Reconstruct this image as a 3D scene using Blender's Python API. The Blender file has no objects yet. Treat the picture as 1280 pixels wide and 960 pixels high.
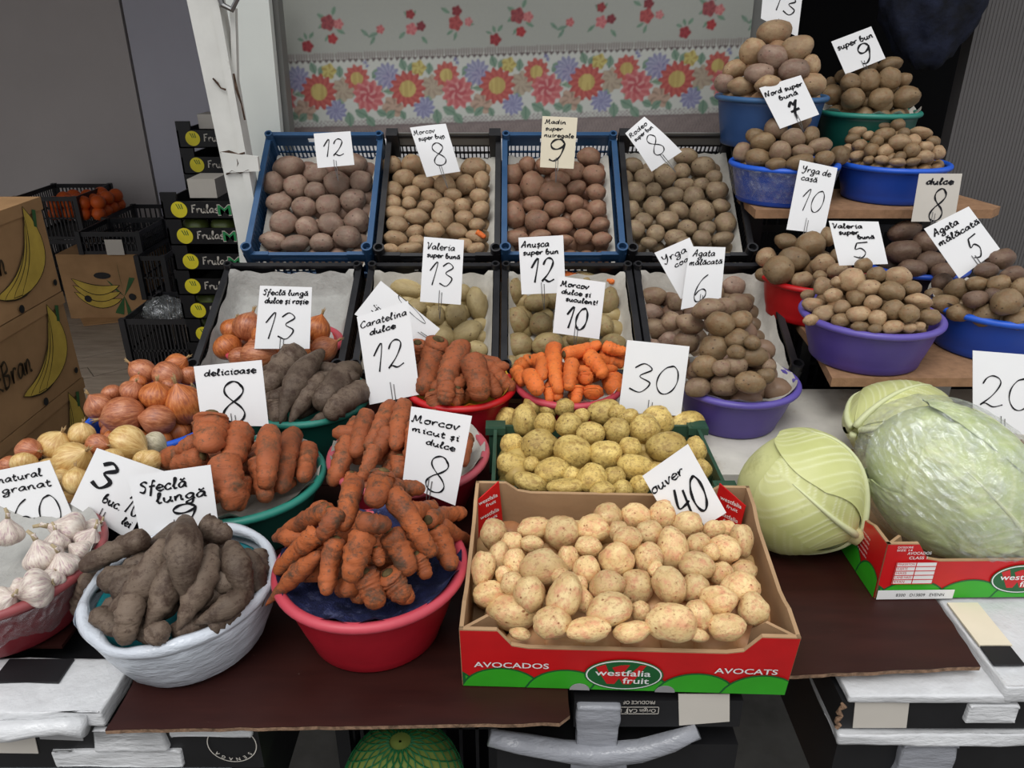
import bpy, bmesh, math, random
import numpy as np
from mathutils import Vector, Matrix, noise
random.seed(7)
sc = bpy.context.scene
# ---------------- camera ----------------
PITCH = math.radians(24.5); FPX = 967.0; CH = 1.55
cd = bpy.data.cameras.new('camera'); cam = bpy.data.objects.new('camera', cd)
sc.collection.objects.link(cam); sc.camera = cam
cam.location = (0, 0, CH); cam.rotation_euler = (math.pi/2-PITCH, 0, 0)
cd.sensor_width = 36; cd.lens = FPX/1280*36; cd.clip_start = 0.05
# ---------------- world, light, exposure ----------------
w = bpy.data.worlds.new('overcast_sky'); sc.world = w; w.use_nodes = True
nt = w.node_tree; nt.nodes.clear()
wo = nt.nodes.new('ShaderNodeOutputWorld'); bg = nt.nodes.new('ShaderNodeBackground')
tc = nt.nodes.new('ShaderNodeTexCoord'); sx = nt.nodes.new('ShaderNodeSeparateXYZ'); rp = nt.nodes.new('ShaderNodeValToRGB')
rp.color_ramp.elements[0].position = 0.0; rp.color_ramp.elements[0].color = (.50, .50, .51, 1)
rp.color_ramp.elements[1].position = 0.9; rp.color_ramp.elements[1].color = (.98, 1.0, 1.04, 1)
nt.links.new(tc.outputs['Generated'], sx.inputs[0]); nt.links.new(sx.outputs['Z'], rp.inputs[0])
nt.links.new(rp.outputs[0], bg.inputs[0]); nt.links.new(bg.outputs[0], wo.inputs[0])
bg.inputs[1].default_value = 1.12
sd = bpy.data.lights.new('hazy_sun', 'SUN'); sd.energy = 1.5; sd.angle = math.radians(32); sd.color = (1, .985, .96)
so = bpy.data.objects.new('hazy_sun', sd); sc.collection.objects.link(so); so.rotation_euler = (math.radians(28), math.radians(-12), 0)
sc.view_settings.view_transform = 'Standard'; sc.view_settings.look = 'None'
sc.view_settings.gamma = 1; sc.view_settings.use_curve_mapping = False
sc.view_settings.exposure = 0.0
# ---------------- pixel -> world helpers ----------------
CP, SP = math.cos(PITCH), math.sin(PITCH)
CAM = Vector((0, 0, CH))
def ray(px, py):
    a, b = (px-640)/FPX, (480-py)/FPX
    return Vector((a, CP+b*SP, -SP+b*CP))
def at_y(px, py, Y): d = ray(px, py); return CAM+d*(Y/d.y)
def at_z(px, py, Z): d = ray(px, py); return CAM+d*((Z-CH)/d.z)
def depth_of(p): return (p-CAM).dot(Vector((0, CP, -SP)))
def lin(c):
    c = c/255.0
    return c/12.92 if c <= .04045 else ((c+.055)/1.055)**2.4
def C(r, g, b): return (lin(r), lin(g), lin(b), 1)
# ---------------- materials ----------------
class NT:
    def __init__(s, name):
        s.m = bpy.data.materials.new(name); s.m.use_nodes = True; s.t = s.m.node_tree; s.n = s.t.nodes
        s.b = s.n['Principled BSDF']; s.out = s.n['Material Output']
    def node(s, typ, **k):
        n = s.n.new(typ)
        for a, v in k.items(): setattr(n, a, v)
        return n
    def link(s, a, b): s.t.links.new(a, b)
    def coords(s, rnd=True, scale=(1, 1, 1), kind='Object'):
        t = s.node('ShaderNodeTexCoord'); mp = s.node('ShaderNodeMapping'); mp.inputs['Scale'].default_value = scale
        s.link(t.outputs[kind], mp.inputs[0])
        if rnd:
            oi = s.node('ShaderNodeObjectInfo'); mu = s.node('ShaderNodeMath', operation='MULTIPLY'); mu.inputs[1].default_value = 37.0
            s.link(oi.outputs['Random'], mu.inputs[0]); s.link(mu.outputs[0], mp.inputs['Location'])
        return mp.outputs[0]
    def noise(s, co, scale, detail=3, rough=.55):
        n = s.node('ShaderNodeTexNoise'); n.inputs['Scale'].default_value = scale; n.inputs['Detail'].default_value = detail
        n.inputs['Roughness'].default_value = rough; s.link(co, n.inputs['Vector']); return n.outputs[0]
    def voro(s, co, scale, feature='F1'):
        n = s.node('ShaderNodeTexVoronoi', feature=feature); n.inputs['Scale'].default_value = scale; s.link(co, n.inputs['Vector']); return n.outputs[0]
    def ramp(s, f, stops, interp='LINEAR'):
        r = s.node('ShaderNodeValToRGB'); r.color_ramp.interpolation = interp
        while len(r.color_ramp.elements) < len(stops): r.color_ramp.elements.new(.5)
        for e, (p, c) in zip(r.color_ramp.elements, stops):
            e.position = p; e.color = c if len(c) == 4 else (*c, 1)
        s.link(f, r.inputs[0]); return r.outputs[0]
    def mix(s, f, a, b, mode='MIX'):
        m = s.node('ShaderNodeMix', data_type='RGBA', blend_type=mode)
        for sock, v in ((m.inputs[0], f), (m.inputs[6], a), (m.inputs[7], b)):
            if isinstance(v, (int, float)): sock.default_value = v
            elif isinstance(v, tuple): sock.default_value = v
            else: s.link(v, sock)
        return m.outputs[2]
    def bump(s, h, st=.3, dist=.01):
        b = s.node('ShaderNodeBump'); b.inputs['Strength'].default_value = st; b.inputs['Distance'].default_value = dist
        s.link(h, b.inputs['Height']); s.link(b.outputs[0], s.b.inputs['Normal'])
    def done(s, col=None, rough=.6, spec=.4, metal=0):
        if col is not None:
            if isinstance(col, tuple): s.b.inputs['Base Color'].default_value = col
            else: s.link(col, s.b.inputs['Base Color'])
        if isinstance(rough, (int, float)): s.b.inputs['Roughness'].default_value = rough
        else: s.link(rough, s.b.inputs['Roughness'])
        s.b.inputs['Specular IOR Level'].default_value = spec; s.b.inputs['Metallic'].default_value = metal
        return s.m
W1, B1 = (1, 1, 1, 1), (0, 0, 0, 1)
def m_plain(name, col, rough=.55, spec=.4, var=.12, scale=9, bump=.0, metal=0, dirt=None):
    s = NT(name); co = s.coords(False)
    n = s.noise(co, scale, 4)
    dark = tuple(x*(1-var*2.2) for x in col[:3])+(1,); lite = tuple(min(1, x*(1+var)) for x in col[:3])+(1,)
    c = s.ramp(n, [(.3, dark), (.7, lite)])
    if dirt:
        d = s.noise(co, scale*.45, 6, .7); c = s.mix(s.ramp(d, [(dirt[1], B1), (dirt[1]+.12, W1)]), c, dirt[0])
    if bump: s.bump(s.noise(co, scale*5, 3), bump, .004)
    return s.done(c, rough, spec, metal)
def m_potato(name, base, lite, dark, tint, spots=.5, eye=True):
    """object coordinates run -1..1 over the tuber"""
    s = NT(name); co = s.coords()
    n1 = s.noise(co, 1.1, 3); c = s.ramp(n1, [(.32, base), (.66, lite)])
    n2 = s.noise(co, 2.3, 5, .65); c = s.mix(s.ramp(n2, [(.47, B1), (.66, W1)]), c, tint)
    n3 = s.noise(co, 5.5, 5, .7); c = s.mix(s.ramp(n3, [(.5+.14*(1-spots), B1), (.72, (spots, spots, spots, 1))]), c, dark)
    v = s.voro(co, 1.9); e = s.ramp(v, [(.08, W1), (.15, B1)])
    if eye: c = s.mix(e, c, dark)
    oi = s.node('ShaderNodeObjectInfo'); hv = s.node('ShaderNodeHueSaturation'); mr = s.node('ShaderNodeMapRange')
    mr.inputs[3].default_value = .86; mr.inputs[4].default_value = 1.24
    s.link(oi.outputs['Random'], mr.inputs[0]); s.link(mr.outputs[0], hv.inputs['Value']); s.link(c, hv.inputs['Color'])
    mx = s.mix(.35, n3, e); s.bump(mx, .22, .05)
    return s.done(hv.outputs[0], .50, .42)
P = {
 'mauve': m_potato('mauve_potato_skin', C(124,103,88), C(154,130,112), C(78,62,52), C(134,102,88), .35),
 'tan': m_potato('tan_potato_skin', C(142,117,88), C(172,146,112), C(98,74,54), C(154,118,88), .4),
 'red': m_potato('reddish_potato_skin', C(124,94,74), C(154,120,95), C(80,58,46), C(142,98,78), .35),
 'olive': m_potato('olive_potato_skin', C(126,108,84), C(154,134,104), C(84,66,50), C(132,106,84), .4),
 'yellow': m_potato('pale_yellow_potato_skin', C(150,132,92), C(178,160,116), C(110,90,62), C(160,140,98), .3),
 'khaki': m_potato('khaki_potato_skin', C(142,124,84), C(166,148,104), C(90,72,48), C(150,118,82), .6),
 'brown': m_potato('brown_potato_skin', C(122,100,78), C(146,124,98), C(80,60,46), C(128,98,80), .4),
 'dark': m_potato('dark_brown_potato_skin', C(92,72,58), C(114,92,74), C(62,46,36), C(96,70,58), .4),
 'dull': m_potato('dull_brown_potato_skin', C(112,92,66), C(136,114,84), C(76,58,42), C(122,92,62), .4),
 'new': m_potato('muddy_new_potato_skin', C(192,162,88), C(218,192,116), C(112,84,44), C(168,136,74), .95),
 'washed': m_potato('washed_new_potato_skin', C(200,166,112), C(226,200,146), C(150,100,62), C(206,148,110), .85),
}
def m_carrot(name, base, lite, mud, muddy):
    s = NT(name); co = s.coords(scale=(1, 1, 1))
    n = s.noise(co, 22, 3); c = s.ramp(n, [(.3, base), (.65, lite)])
    d = s.noise(co, 38, 6, .75); c = s.mix(s.ramp(d, [(muddy, B1), (muddy+.16, W1)]), c, mud)
    k = s.noise(co, 170, 4, .7); c = s.mix(s.ramp(k, [(.56, B1), (.66, (.8, .8, .8, 1))]), c, mud)
    oi = s.node('ShaderNodeObjectInfo'); hv = s.node('ShaderNodeHueSaturation'); mr = s.node('ShaderNodeMapRange')
    mr.inputs[3].default_value = .82; mr.inputs[4].default_value = 1.15
    s.link(oi.outputs['Random'], mr.inputs[0]); s.link(mr.outputs[0], hv.inputs['Value']); s.link(c, hv.inputs['Color'])
    wv = s.noise(s.coords(True, (1, 1, 5)), 60, 4); s.bump(wv, .35, .004)
    return s.done(hv.outputs[0], .65, .3)
M = {}
M['carrot_muddy'] = m_carrot('muddy_carrot_skin', C(138,74,44), C(172,92,48), C(84,62,46), .48)
M['carrot_brown'] = m_carrot('brown_orange_carrot_skin', C(142,78,48), C(170,94,56), C(96,70,50), .50)
M['carrot_bright'] = m_carrot('bright_carrot_skin', C(204,98,44), C(226,124,58), C(150,92,60), .58)
M['radish'] = m_carrot('black_radish_skin', C(90,76,64), C(114,98,84), C(70,54,44), .46)
M['butt'] = m_plain('carrot_crown', C(98,82,52), .8, .2, .3, 60)
M['cut'] = m_plain('cut_carrot', C(222,132,84), .6, .3, .15, 60)
def m_onion(name, base, lite, streak, rough=.32):
    s = NT(name); t = s.node('ShaderNodeTexCoord'); x = s.node('ShaderNodeSeparateXYZ'); s.link(t.outputs['Object'], x.inputs[0])
    at = s.node('ShaderNodeMath', operation='ARCTAN2'); s.link(x.outputs['Y'], at.inputs[0]); s.link(x.outputs['X'], at.inputs[1])
    cb = s.node('ShaderNodeCombineXYZ'); s.link(at.outputs[0], cb.inputs[0])
    oi = s.node('ShaderNodeObjectInfo'); mu = s.node('ShaderNodeMath', operation='MULTIPLY'); mu.inputs[1].default_value = 50; s.link(oi.outputs['Random'], mu.inputs[0]); s.link(mu.outputs[0], cb.inputs[1])
    z = s.node('ShaderNodeMath', operation='MULTIPLY'); z.inputs[1].default_value = .35; s.link(x.outputs['Z'], z.inputs[0]); s.link(z.outputs[0], cb.inputs[2])
    n = s.noise(cb.outputs[0], 6.5, 5, .7); c = s.ramp(n, [(.38, streak), (.5, base), (.68, lite)])
    co = s.coords(); n2 = s.noise(co, 1.4, 4); c = s.mix(s.ramp(n2, [(.56, B1), (.74, W1)]), c, lite)
    s.bump(n, .2, .05)
    s.b.inputs['Coat Weight'].default_value = .25; s.b.inputs['Coat Roughness'].default_value = .25
    return s.done(c, rough, .5)
M['onion_brown'] = m_onion('brown_onion_skin', C(188,104,50), C(214,136,76), C(152,78,40))
M['onion_pink'] = m_onion('pink_brown_onion_skin', C(176,104,66), C(204,138,98), C(146,80,52))
M['onion_pale'] = m_onion('pale_gold_onion_skin', C(214,178,112), C(234,206,146), C(194,150,88), .3)
M['onion_white'] = m_onion('white_onion_skin', C(206,196,168), C(222,214,190), C(170,160,128), .4)
M['onion_dry'] = m_plain('dry_onion_neck', C(176,146,104), .8, .2, .3, 90)
M['garlic'] = m_onion('garlic_skin', C(208,194,180), C(226,216,204), C(176,146,150), .5)
M['garlic_dry'] = m_plain('dry_garlic_stalk', C(186,168,134), .8, .2, .25, 80)
def m_plastic(name, col, rough=.38):
    s = NT(name); co = s.coords(False); n = s.noise(co, 14, 5, .65)
    c = s.ramp(n, [(.3, tuple(x*.86 for x in col[:3])+(1,)), (.7, col)])
    s.bump(s.noise(co, 60, 3), .05, .002)
    r = s.ramp(n, [(.3, (rough-.08,)*3+(1,)), (.7, (rough+.14,)*3+(1,))])
    return s.done(c, r, .5)
for k, c in dict(bowl_red=(168,18,36), rim_red=(196,70,84), bowl_pink=(150,20,40), rim_pink=(192,88,100), bowl_wine=(128,38,46), rim_wine=(150,72,74),
                 bowl_scarlet=(196,22,28), bowl_green=(18,92,80), rim_green=(44,134,118), bowl_darkgreen=(20,82,70),
                 bowl_blue=(28,74,176), rim_blue=(36,96,214), bowl_greyblue=(44,78,128), rim_greyblue=(62,104,150), bowl_purple=(84,68,148), rim_purple=(100,86,170),
                 bowl_dark=(30,30,44), bowl_teal=(20,120,128), crate_blue=(46,84,124), crate_black=(34,34,37), crate_green=(52,84,66), crate_dark=(22,23,28), cup_black=(24,24,27)).items():
    M[k] = m_plastic(k+'_plastic', C(*c))
def m_paper(name, col, wr=.5, sc_=28):
    s = NT(name); co = s.coords(False); n = s.noise(co, sc_, 5, .7); v = s.voro(co, sc_*.7)
    c = s.ramp(n, [(.3, tuple(x*.8 for x in col[:3])+(1,)), (.7, col)])
    s.bump(s.mix(.5, n, v), wr, .01); return s.done(c, .8, .2)
M['paper'] = m_paper('crumpled_lining_paper', C(206,202,192))
M['newsprint'] = m_paper('grey_newspaper', C(188,186,176))
M['foil_sheet'] = m_paper('grey_white_wrapping_sheet', C(176,175,170), 1.0, 24)
M['card'] = m_plain('white_card', C(236,236,236), .55, .3, .015, 6)
M['card_cream'] = m_plain('cream_card', C(222,212,188), .6, .3, .03, 8)
M['card_grey'] = m_plain('greyed_card', C(196,190,180), .6, .3, .03, 8)
M['ink'] = m_plain('black_marker_ink', C(24,24,28), .6, .2, .05, 30)
M['wire'] = m_plain('steel_wire', C(130,130,130), .4, .5, .05, 30, 0, .8)
def m_board(name, col, lite, rough):
    s = NT(name); co = s.coords(False, (1, 7, 1)); n = s.noise(co, 5, 6, .65); c = s.ramp(n, [(.3, col), (.75, lite)])
    k = s.noise(s.coords(False, (1, 1, 1)), 75, 4, .8); c = s.mix(s.ramp(k, [(.70, B1), (.76, (.35, .35, .35, 1))]), c, C(150,130,120))
    r = s.ramp(s.noise(s.coords(False), 6, 5), [(.3, (rough,)*3+(1,)), (.7, (rough+.25,)*3+(1,))])
    s.bump(k, .05, .002); return s.done(c, r, .28)
M['board'] = m_board('dark_brown_laminate', C(40,16,13), C(54,24,19), .34)
M['board_edge'] = m_plain('raw_board_edge', C(140,112,90), .85, .2, .3, 120, .4)
M['chip'] = m_plain('chipboard', C(158,122,92), .8, .2, .10, 60, .2)
M['slab'] = m_plain('pale_stone_slab', C(208,204,194), .6, .3, .08, 12, .1, 0, (C(172,160,142), .56))
M['cardboard'] = m_plain('brown_cardboard', C(174,142,108), .85, .15, .08, 14, .15)
M['banana_card'] = m_plain('banana_box_cardboard', C(164,128,90), .85, .15, .1, 8, .15)
M['red_print'] = m_plain('red_box_print', C(200,20,24), .38, .5, .05, 20)
M['green_print'] = m_plain('green_box_print', C(52,166,34), .38, .5, .05, 20)
M['dkgreen_print'] = m_plain('dark_green_print', C(20,92,44), .4, .5, .05, 20)
M['white_print'] = m_plain('white_print', C(232,232,230), .45, .4, .02, 20)
M['black_print'] = m_plain('black_box_print', C(26,26,28), .45, .4, .1, 20)
M['yellow_print'] = m_plain('yellow_print', C(218,204,50), .45, .4, .06, 20)
M['banana_print'] = m_plain('banana_yellow_print', C(190,162,70), .6, .3, .12, 12)
M['banana_line'] = m_plain('banana_print_outline', C(52,40,24), .6, .3, .1, 20)
M['leaf_print'] = m_plain('banana_leaf_print', C(52,92,52), .6, .3, .12, 20)
M['mango_green'] = m_plain('green_letter_print', C(44,136,80), .5, .4, .06, 20)
M['wall_left'] = m_plain('grey_wall_panel_warm', C(206,200,198), .6, .3, .03, 2, 0, 0, (C(190,182,176), .62))
M['wall_right'] = m_plain('grey_wall_panel_cool', C(212,212,224), .6, .3, .03, 2)
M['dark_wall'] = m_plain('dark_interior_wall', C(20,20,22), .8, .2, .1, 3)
M['ceil'] = m_plain('dark_ceiling', C(130,126,124), .8, .2, .1, 3)
M['plank'] = m_board('grey_brown_floor_plank', C(120,106,92), C(160,146,130), .45)
M['asphalt'] = m_plain('pavement', C(96,94,90), .9, .2, .15, 8, .2)
M['white_paint'] = m_plain('chipped_white_paint', C(218,218,212), .5, .4, .05, 10, .1, 0, (C(112,98,88), .585))
M['white_panel'] = m_plain('white_door_panel', C(224,228,222), .5, .4, .03, 4)
M['grey_frame'] = m_plain('grey_frame_strip', C(120,120,116), .5, .4, .05, 8)
M['foam'] = m_plain('white_foam_board', C(236,236,236), .6, .3, .02, 8)
def m_wrap(name, col, op):
    s = NT(name); co = s.coords(False, (1, 1, 3.2)); n = s.noise(co, 9, 5, .6); n2 = s.noise(co, 30, 4, .6)
    c = s.ramp(n, [(.35, tuple(x*.82 for x in col[:3])+(1,)), (.7, col)])
    s.bump(s.mix(.4, n, n2), .42, .02); s.b.inputs['Alpha'].default_value = op
    return s.done(c, .25, .5)
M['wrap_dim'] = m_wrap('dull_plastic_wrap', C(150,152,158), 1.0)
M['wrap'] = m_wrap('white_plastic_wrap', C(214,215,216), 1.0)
M['bag'] = m_wrap('thin_white_bag_plastic', C(206,212,220), 1.0)
def m_film():
    s = NT('clear_cling_film'); co = s.coords(False)
    n = s.noise(co, 26, 6, .75); v = s.voro(s.coords(False, (1, 2.5, 1)), 50)
    g = s.node('ShaderNodeBsdfGlossy'); g.inputs['Roughness'].default_value = .12; g.inputs['Color'].default_value = (.9, .92, .95, 1)
    t = s.node('ShaderNodeBsdfTransparent'); d = s.node('ShaderNodeBsdfDiffuse'); d.inputs['Color'].default_value = C(205,212,210)
    b = s.node('ShaderNodeBump'); b.inputs['Strength'].default_value = .9; b.inputs['Distance'].default_value = .012
    s.link(s.mix(.5, n, v), b.inputs['Height']); s.link(b.outputs[0], g.inputs['Normal'])
    m1 = s.node('ShaderNodeMixShader'); m1.inputs[0].default_value = .42; s.link(g.outputs[0], m1.inputs[1]); s.link(d.outputs[0], m1.inputs[2])
    m2 = s.node('ShaderNodeMixShader'); f = s.ramp(n, [(.38, (.08,)*3+(1,)), (.66, (.50,)*3+(1,))]); s.link(f, m2.inputs[0])
    s.link(t.outputs[0], m2.inputs[1]); s.link(m1.outputs[0], m2.inputs[2]); s.link(m2.outputs[0], s.out.inputs[0]); return s.m
M['film'] = m_film()
def m_cabbage(name, a, b, c_):
    s = NT(name); co = s.coords(False); n = s.noise(co, 5, 4); c = s.ramp(n, [(.3, a), (.7, b)])
    n2 = s.noise(co, 11, 5, .7); c = s.mix(s.ramp(n2, [(.60, B1), (.75, (.7, .7, .7, 1))]), c, c_)
    at = s.node('ShaderNodeAttribute'); at.attribute_name = 'vein'; c = s.mix(at.outputs['Fac'], c, C(224,226,184))
    s.bump(s.noise(co, 40, 4), .08, .006)
    s.b.inputs['Subsurface Weight'].default_value = .08; s.b.inputs['Subsurface Radius'].default_value = (.01, .012, .004)
    return s.done(c, .42, .4)
M['cabbage'] = m_cabbage('pale_green_cabbage_leaf', C(184,188,116), C(212,214,154), C(160,162,96))
M['cabbage_in'] = m_cabbage('wrapped_cabbage_leaf', C(176,190,124), C(210,218,166), C(140,160,92))
M['vein'] = m_plain('pale_leaf_rib', C(212,216,168), .45, .4, .06, 20)
M['stem'] = m_plain('cabbage_stalk', C(204,196,140), .6, .3, .12, 40)
M['blight'] = m_plain('brown_leaf_scar', C(150,122,74), .7, .3, .15, 60)
M['mango'] = m_plain('green_mango_skin', C(96,110,56), .35, .5, .2, 9)
M['orange_fruit'] = m_plain('orange_fruit_skin', C(216,96,36), .5, .4, .1, 9)
M['rust'] = m_plain('rusty_chips', C(84,66,54), .9, .2, .3, 90)
M['bluebag'] = m_plain('dark_blue_bag_cloth', C(26,32,52), .8, .3, .5, 14, .5)
M['brown_cap'] = m_plain('mustard_cloth', C(150,116,40), .8, .3, .2, 12)
M['net'] = m_plastic('green_net', C(24,110,60), .5)
M['net_cabbage'] = m_cabbage('netted_cabbage', C(110,130,60), C(150,164,84), C(70,90,40))
M['blue_liner'] = m_plain('blue_speckled_liner', C(38,44,84), .8, .3, .3, 90, .6, 0, (C(86,92,130), .55))
M['yellow_liner'] = m_paper('yellow_paper', C(214,176,60), .7, 40)
M['grey_lining'] = m_plain('grey_steel_channel', C(150,150,150), .5, .4, .1, 10)
# ---------------- mesh building ----------------
class MB:
    def __init__(s): s.v = []; s.f = []
    def add(s, v, f):
        k = len(s.v); s.v += [tuple(p) for p in v]; s.f += [tuple(i+k for i in q) for q in f]; return s
    def box(s, x0, x1, y0, y1, z0, z1, T=None):
        v = [Vector((x, y, z)) for z in (z0, z1) for y in (y0, y1) for x in (x0, x1)]
        if T: v = [T @ p for p in v]
        return s.add(v, [(0, 2, 3, 1), (4, 5, 7, 6), (0, 1, 5, 4), (2, 6, 7, 3), (1, 3, 7, 5), (0, 4, 6, 2)])
    def beam(s, a, b, w, h, up=Vector((0, 0, 1))):
        a, b = Vector(a), Vector(b); d = (b-a).normalized(); r = d.cross(up).normalized()*(w/2); u = r.cross(d).normalized()*(h/2)
        v = [p+i*r+j*u for p in (a, b) for j in (-1, 1) for i in (-1, 1)]
        return s.add(v, [(0, 2, 3, 1), (4, 5, 7, 6), (0, 1, 5, 4), (2, 6, 7, 3), (1, 3, 7, 5), (0, 4, 6, 2)])
    def prism(s, poly, z0, z1, fr=None):
        """poly of 2D points, thickness along the third axis, optional frame (O,U,V,N)"""
        n = len(poly)
        g = (lambda x, y, z: Vector((x, y, z))) if fr is None else (lambda x, y, z: fr[0]+fr[1]*x+fr[2]*y+fr[3]*z)
        v = [g(x, y, z0) for x, y in poly]+[g(x, y, z1) for x, y in poly]
        f = [tuple(range(n))[::-1], tuple(range(n, 2*n))]+[(i, (i+1) % n, n+(i+1) % n, n+i) for i in range(n)]
        return s.add(v, f)
    def lathe(s, prof, n=40, cap=False, c=(0, 0, 0), wob=None):
        k = len(prof); v = []
        for i in range(n):
            a = 2*math.pi*i/n
            for j, (r, z) in enumerate(prof):
                rr = r*(wob(a, j) if wob else 1)
                v.append((c[0]+rr*math.cos(a), c[1]+rr*math.sin(a), c[2]+z))
        f = [(i*k+j, ((i+1) % n)*k+j, ((i+1) % n)*k+j+1, i*k+j+1) for i in range(n) for j in range(k-1)]
        if cap: f += [tuple(i*k for i in range(n))[::-1], tuple(i*k+k-1 for i in range(n))]
        return s.add(v, f)
    def tube(s, pts, rad, n=10, caps=True, wob=0, seed=0):
        pts = [Vector(p) for p in pts]; k = len(pts); v = []; up = None
        for i, p in enumerate(pts):
            d = (pts[min(i+1, k-1)]-pts[max(i-1, 0)]).normalized()
            if up is None: up = Vector((0, 0, 1)) if abs(d.z) < .9 else Vector((1, 0, 0))
            x = d.cross(up).normalized(); up = x.cross(d).normalized()
            for j in range(n):
                a = 2*math.pi*j/n; r = rad[i] if not isinstance(rad, (int, float)) else rad
                if wob: r *= 1+wob*noise.noise(Vector((math.cos(a)*1.3, math.sin(a)*1.3, i*.55+seed*7.3)))
                v.append(p+(x*math.cos(a)+up*math.sin(a))*r)
        f = [(i*n+j, i*n+(j+1) % n, (i+1)*n+(j+1) % n, (i+1)*n+j) for i in range(k-1) for j in range(n)]
        if caps: f += [tuple(range(n))[::-1], tuple(range((k-1)*n, k*n))]
        return s.add(v, f)
    def mesh(s, name, mat, off=None, smooth=False):
        me = bpy.data.meshes.new(name)
        v = s.v if off is None else [(a-off[0], b-off[1], c-off[2]) for a, b, c in s.v]
        me.from_pydata(v, [], s.f)
        if mat: me.materials.append(mat)
        if smooth: me.polygons.foreach_set('use_smooth', [True]*len(me.polygons))
        me.update(); return me
def link(o, parent=None):
    sc.collection.objects.link(o)
    if parent: o.parent = parent
    return o
def tag(o, label=None, cat=None, group=None, kind=None):
    if label: o['label'] = label
    if cat: o['category'] = cat
    if group: o['group'] = group
    if kind: o['kind'] = kind
    return o
def obj(name, mb, mat, parent=None, off=None, smooth=False, local=False):
    """off: world position of the origin (root) or of the parent's origin; vertices are given in world space unless local"""
    if parent is not None and off is None and not local: off = parent.location
    me = mb.mesh(name, mat, None if local else off, smooth)
    o = link(bpy.data.objects.new(name, me), parent)
    if parent is None and off is not None: o.location = off
    return o
def empty(name, loc, label=None, cat=None, group=None, rot=None):
    o = bpy.data.objects.new(name, None); o.location = loc; o.empty_display_size = .05
    if rot: o.rotation_euler = rot
    return tag(link(o), label, cat, group)
def frame(O, U, N):
    U = Vector(U).normalized(); N = Vector(N).normalized(); return (Vector(O), U, N.cross(U).normalized(), N)
def fpt(fr, x, y, z=0): return fr[0]+fr[1]*x+fr[2]*y+fr[3]*z
# lettering cut from the built-in font
_txt = {}
def text_geo(s, bold=0.0):
    key = (s, bold)
    if key not in _txt:
        cu = bpy.data.curves.new('lettering', 'FONT'); cu.body = s; cu.size = 1; cu.offset = bold; cu.resolution_u = 3
        o = bpy.data.objects.new('lettering', cu); sc.collection.objects.link(o)
        dg = bpy.context.evaluated_depsgraph_get(); me = o.evaluated_get(dg).to_mesh()
        v = [(p.co.x, p.co.y) for p in me.vertices]; f = [tuple(q.vertices) for q in me.polygons]
        o.evaluated_get(dg).to_mesh_clear(); bpy.data.objects.remove(o); bpy.data.curves.remove(cu)
        x0 = min(p[0] for p in v); x1 = max(p[0] for p in v)
        _txt[key] = ([(a-x0, b) for a, b in v], f, x1-x0)
    return _txt[key]
def put_text(mb, s, fr, x, y, w, h=None, n=.0006, bold=.01, flip=False):
    v, f, W = text_geo(s, bold); k = w/W; ky = (h/.73) if h else k
    q = [fpt(fr, x+a*k, y+b*ky, n) for a, b in v] if not flip else [fpt(fr, x+w-a*k, y-b*ky, n) for a, b in v]
    mb.add(q, f)
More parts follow.
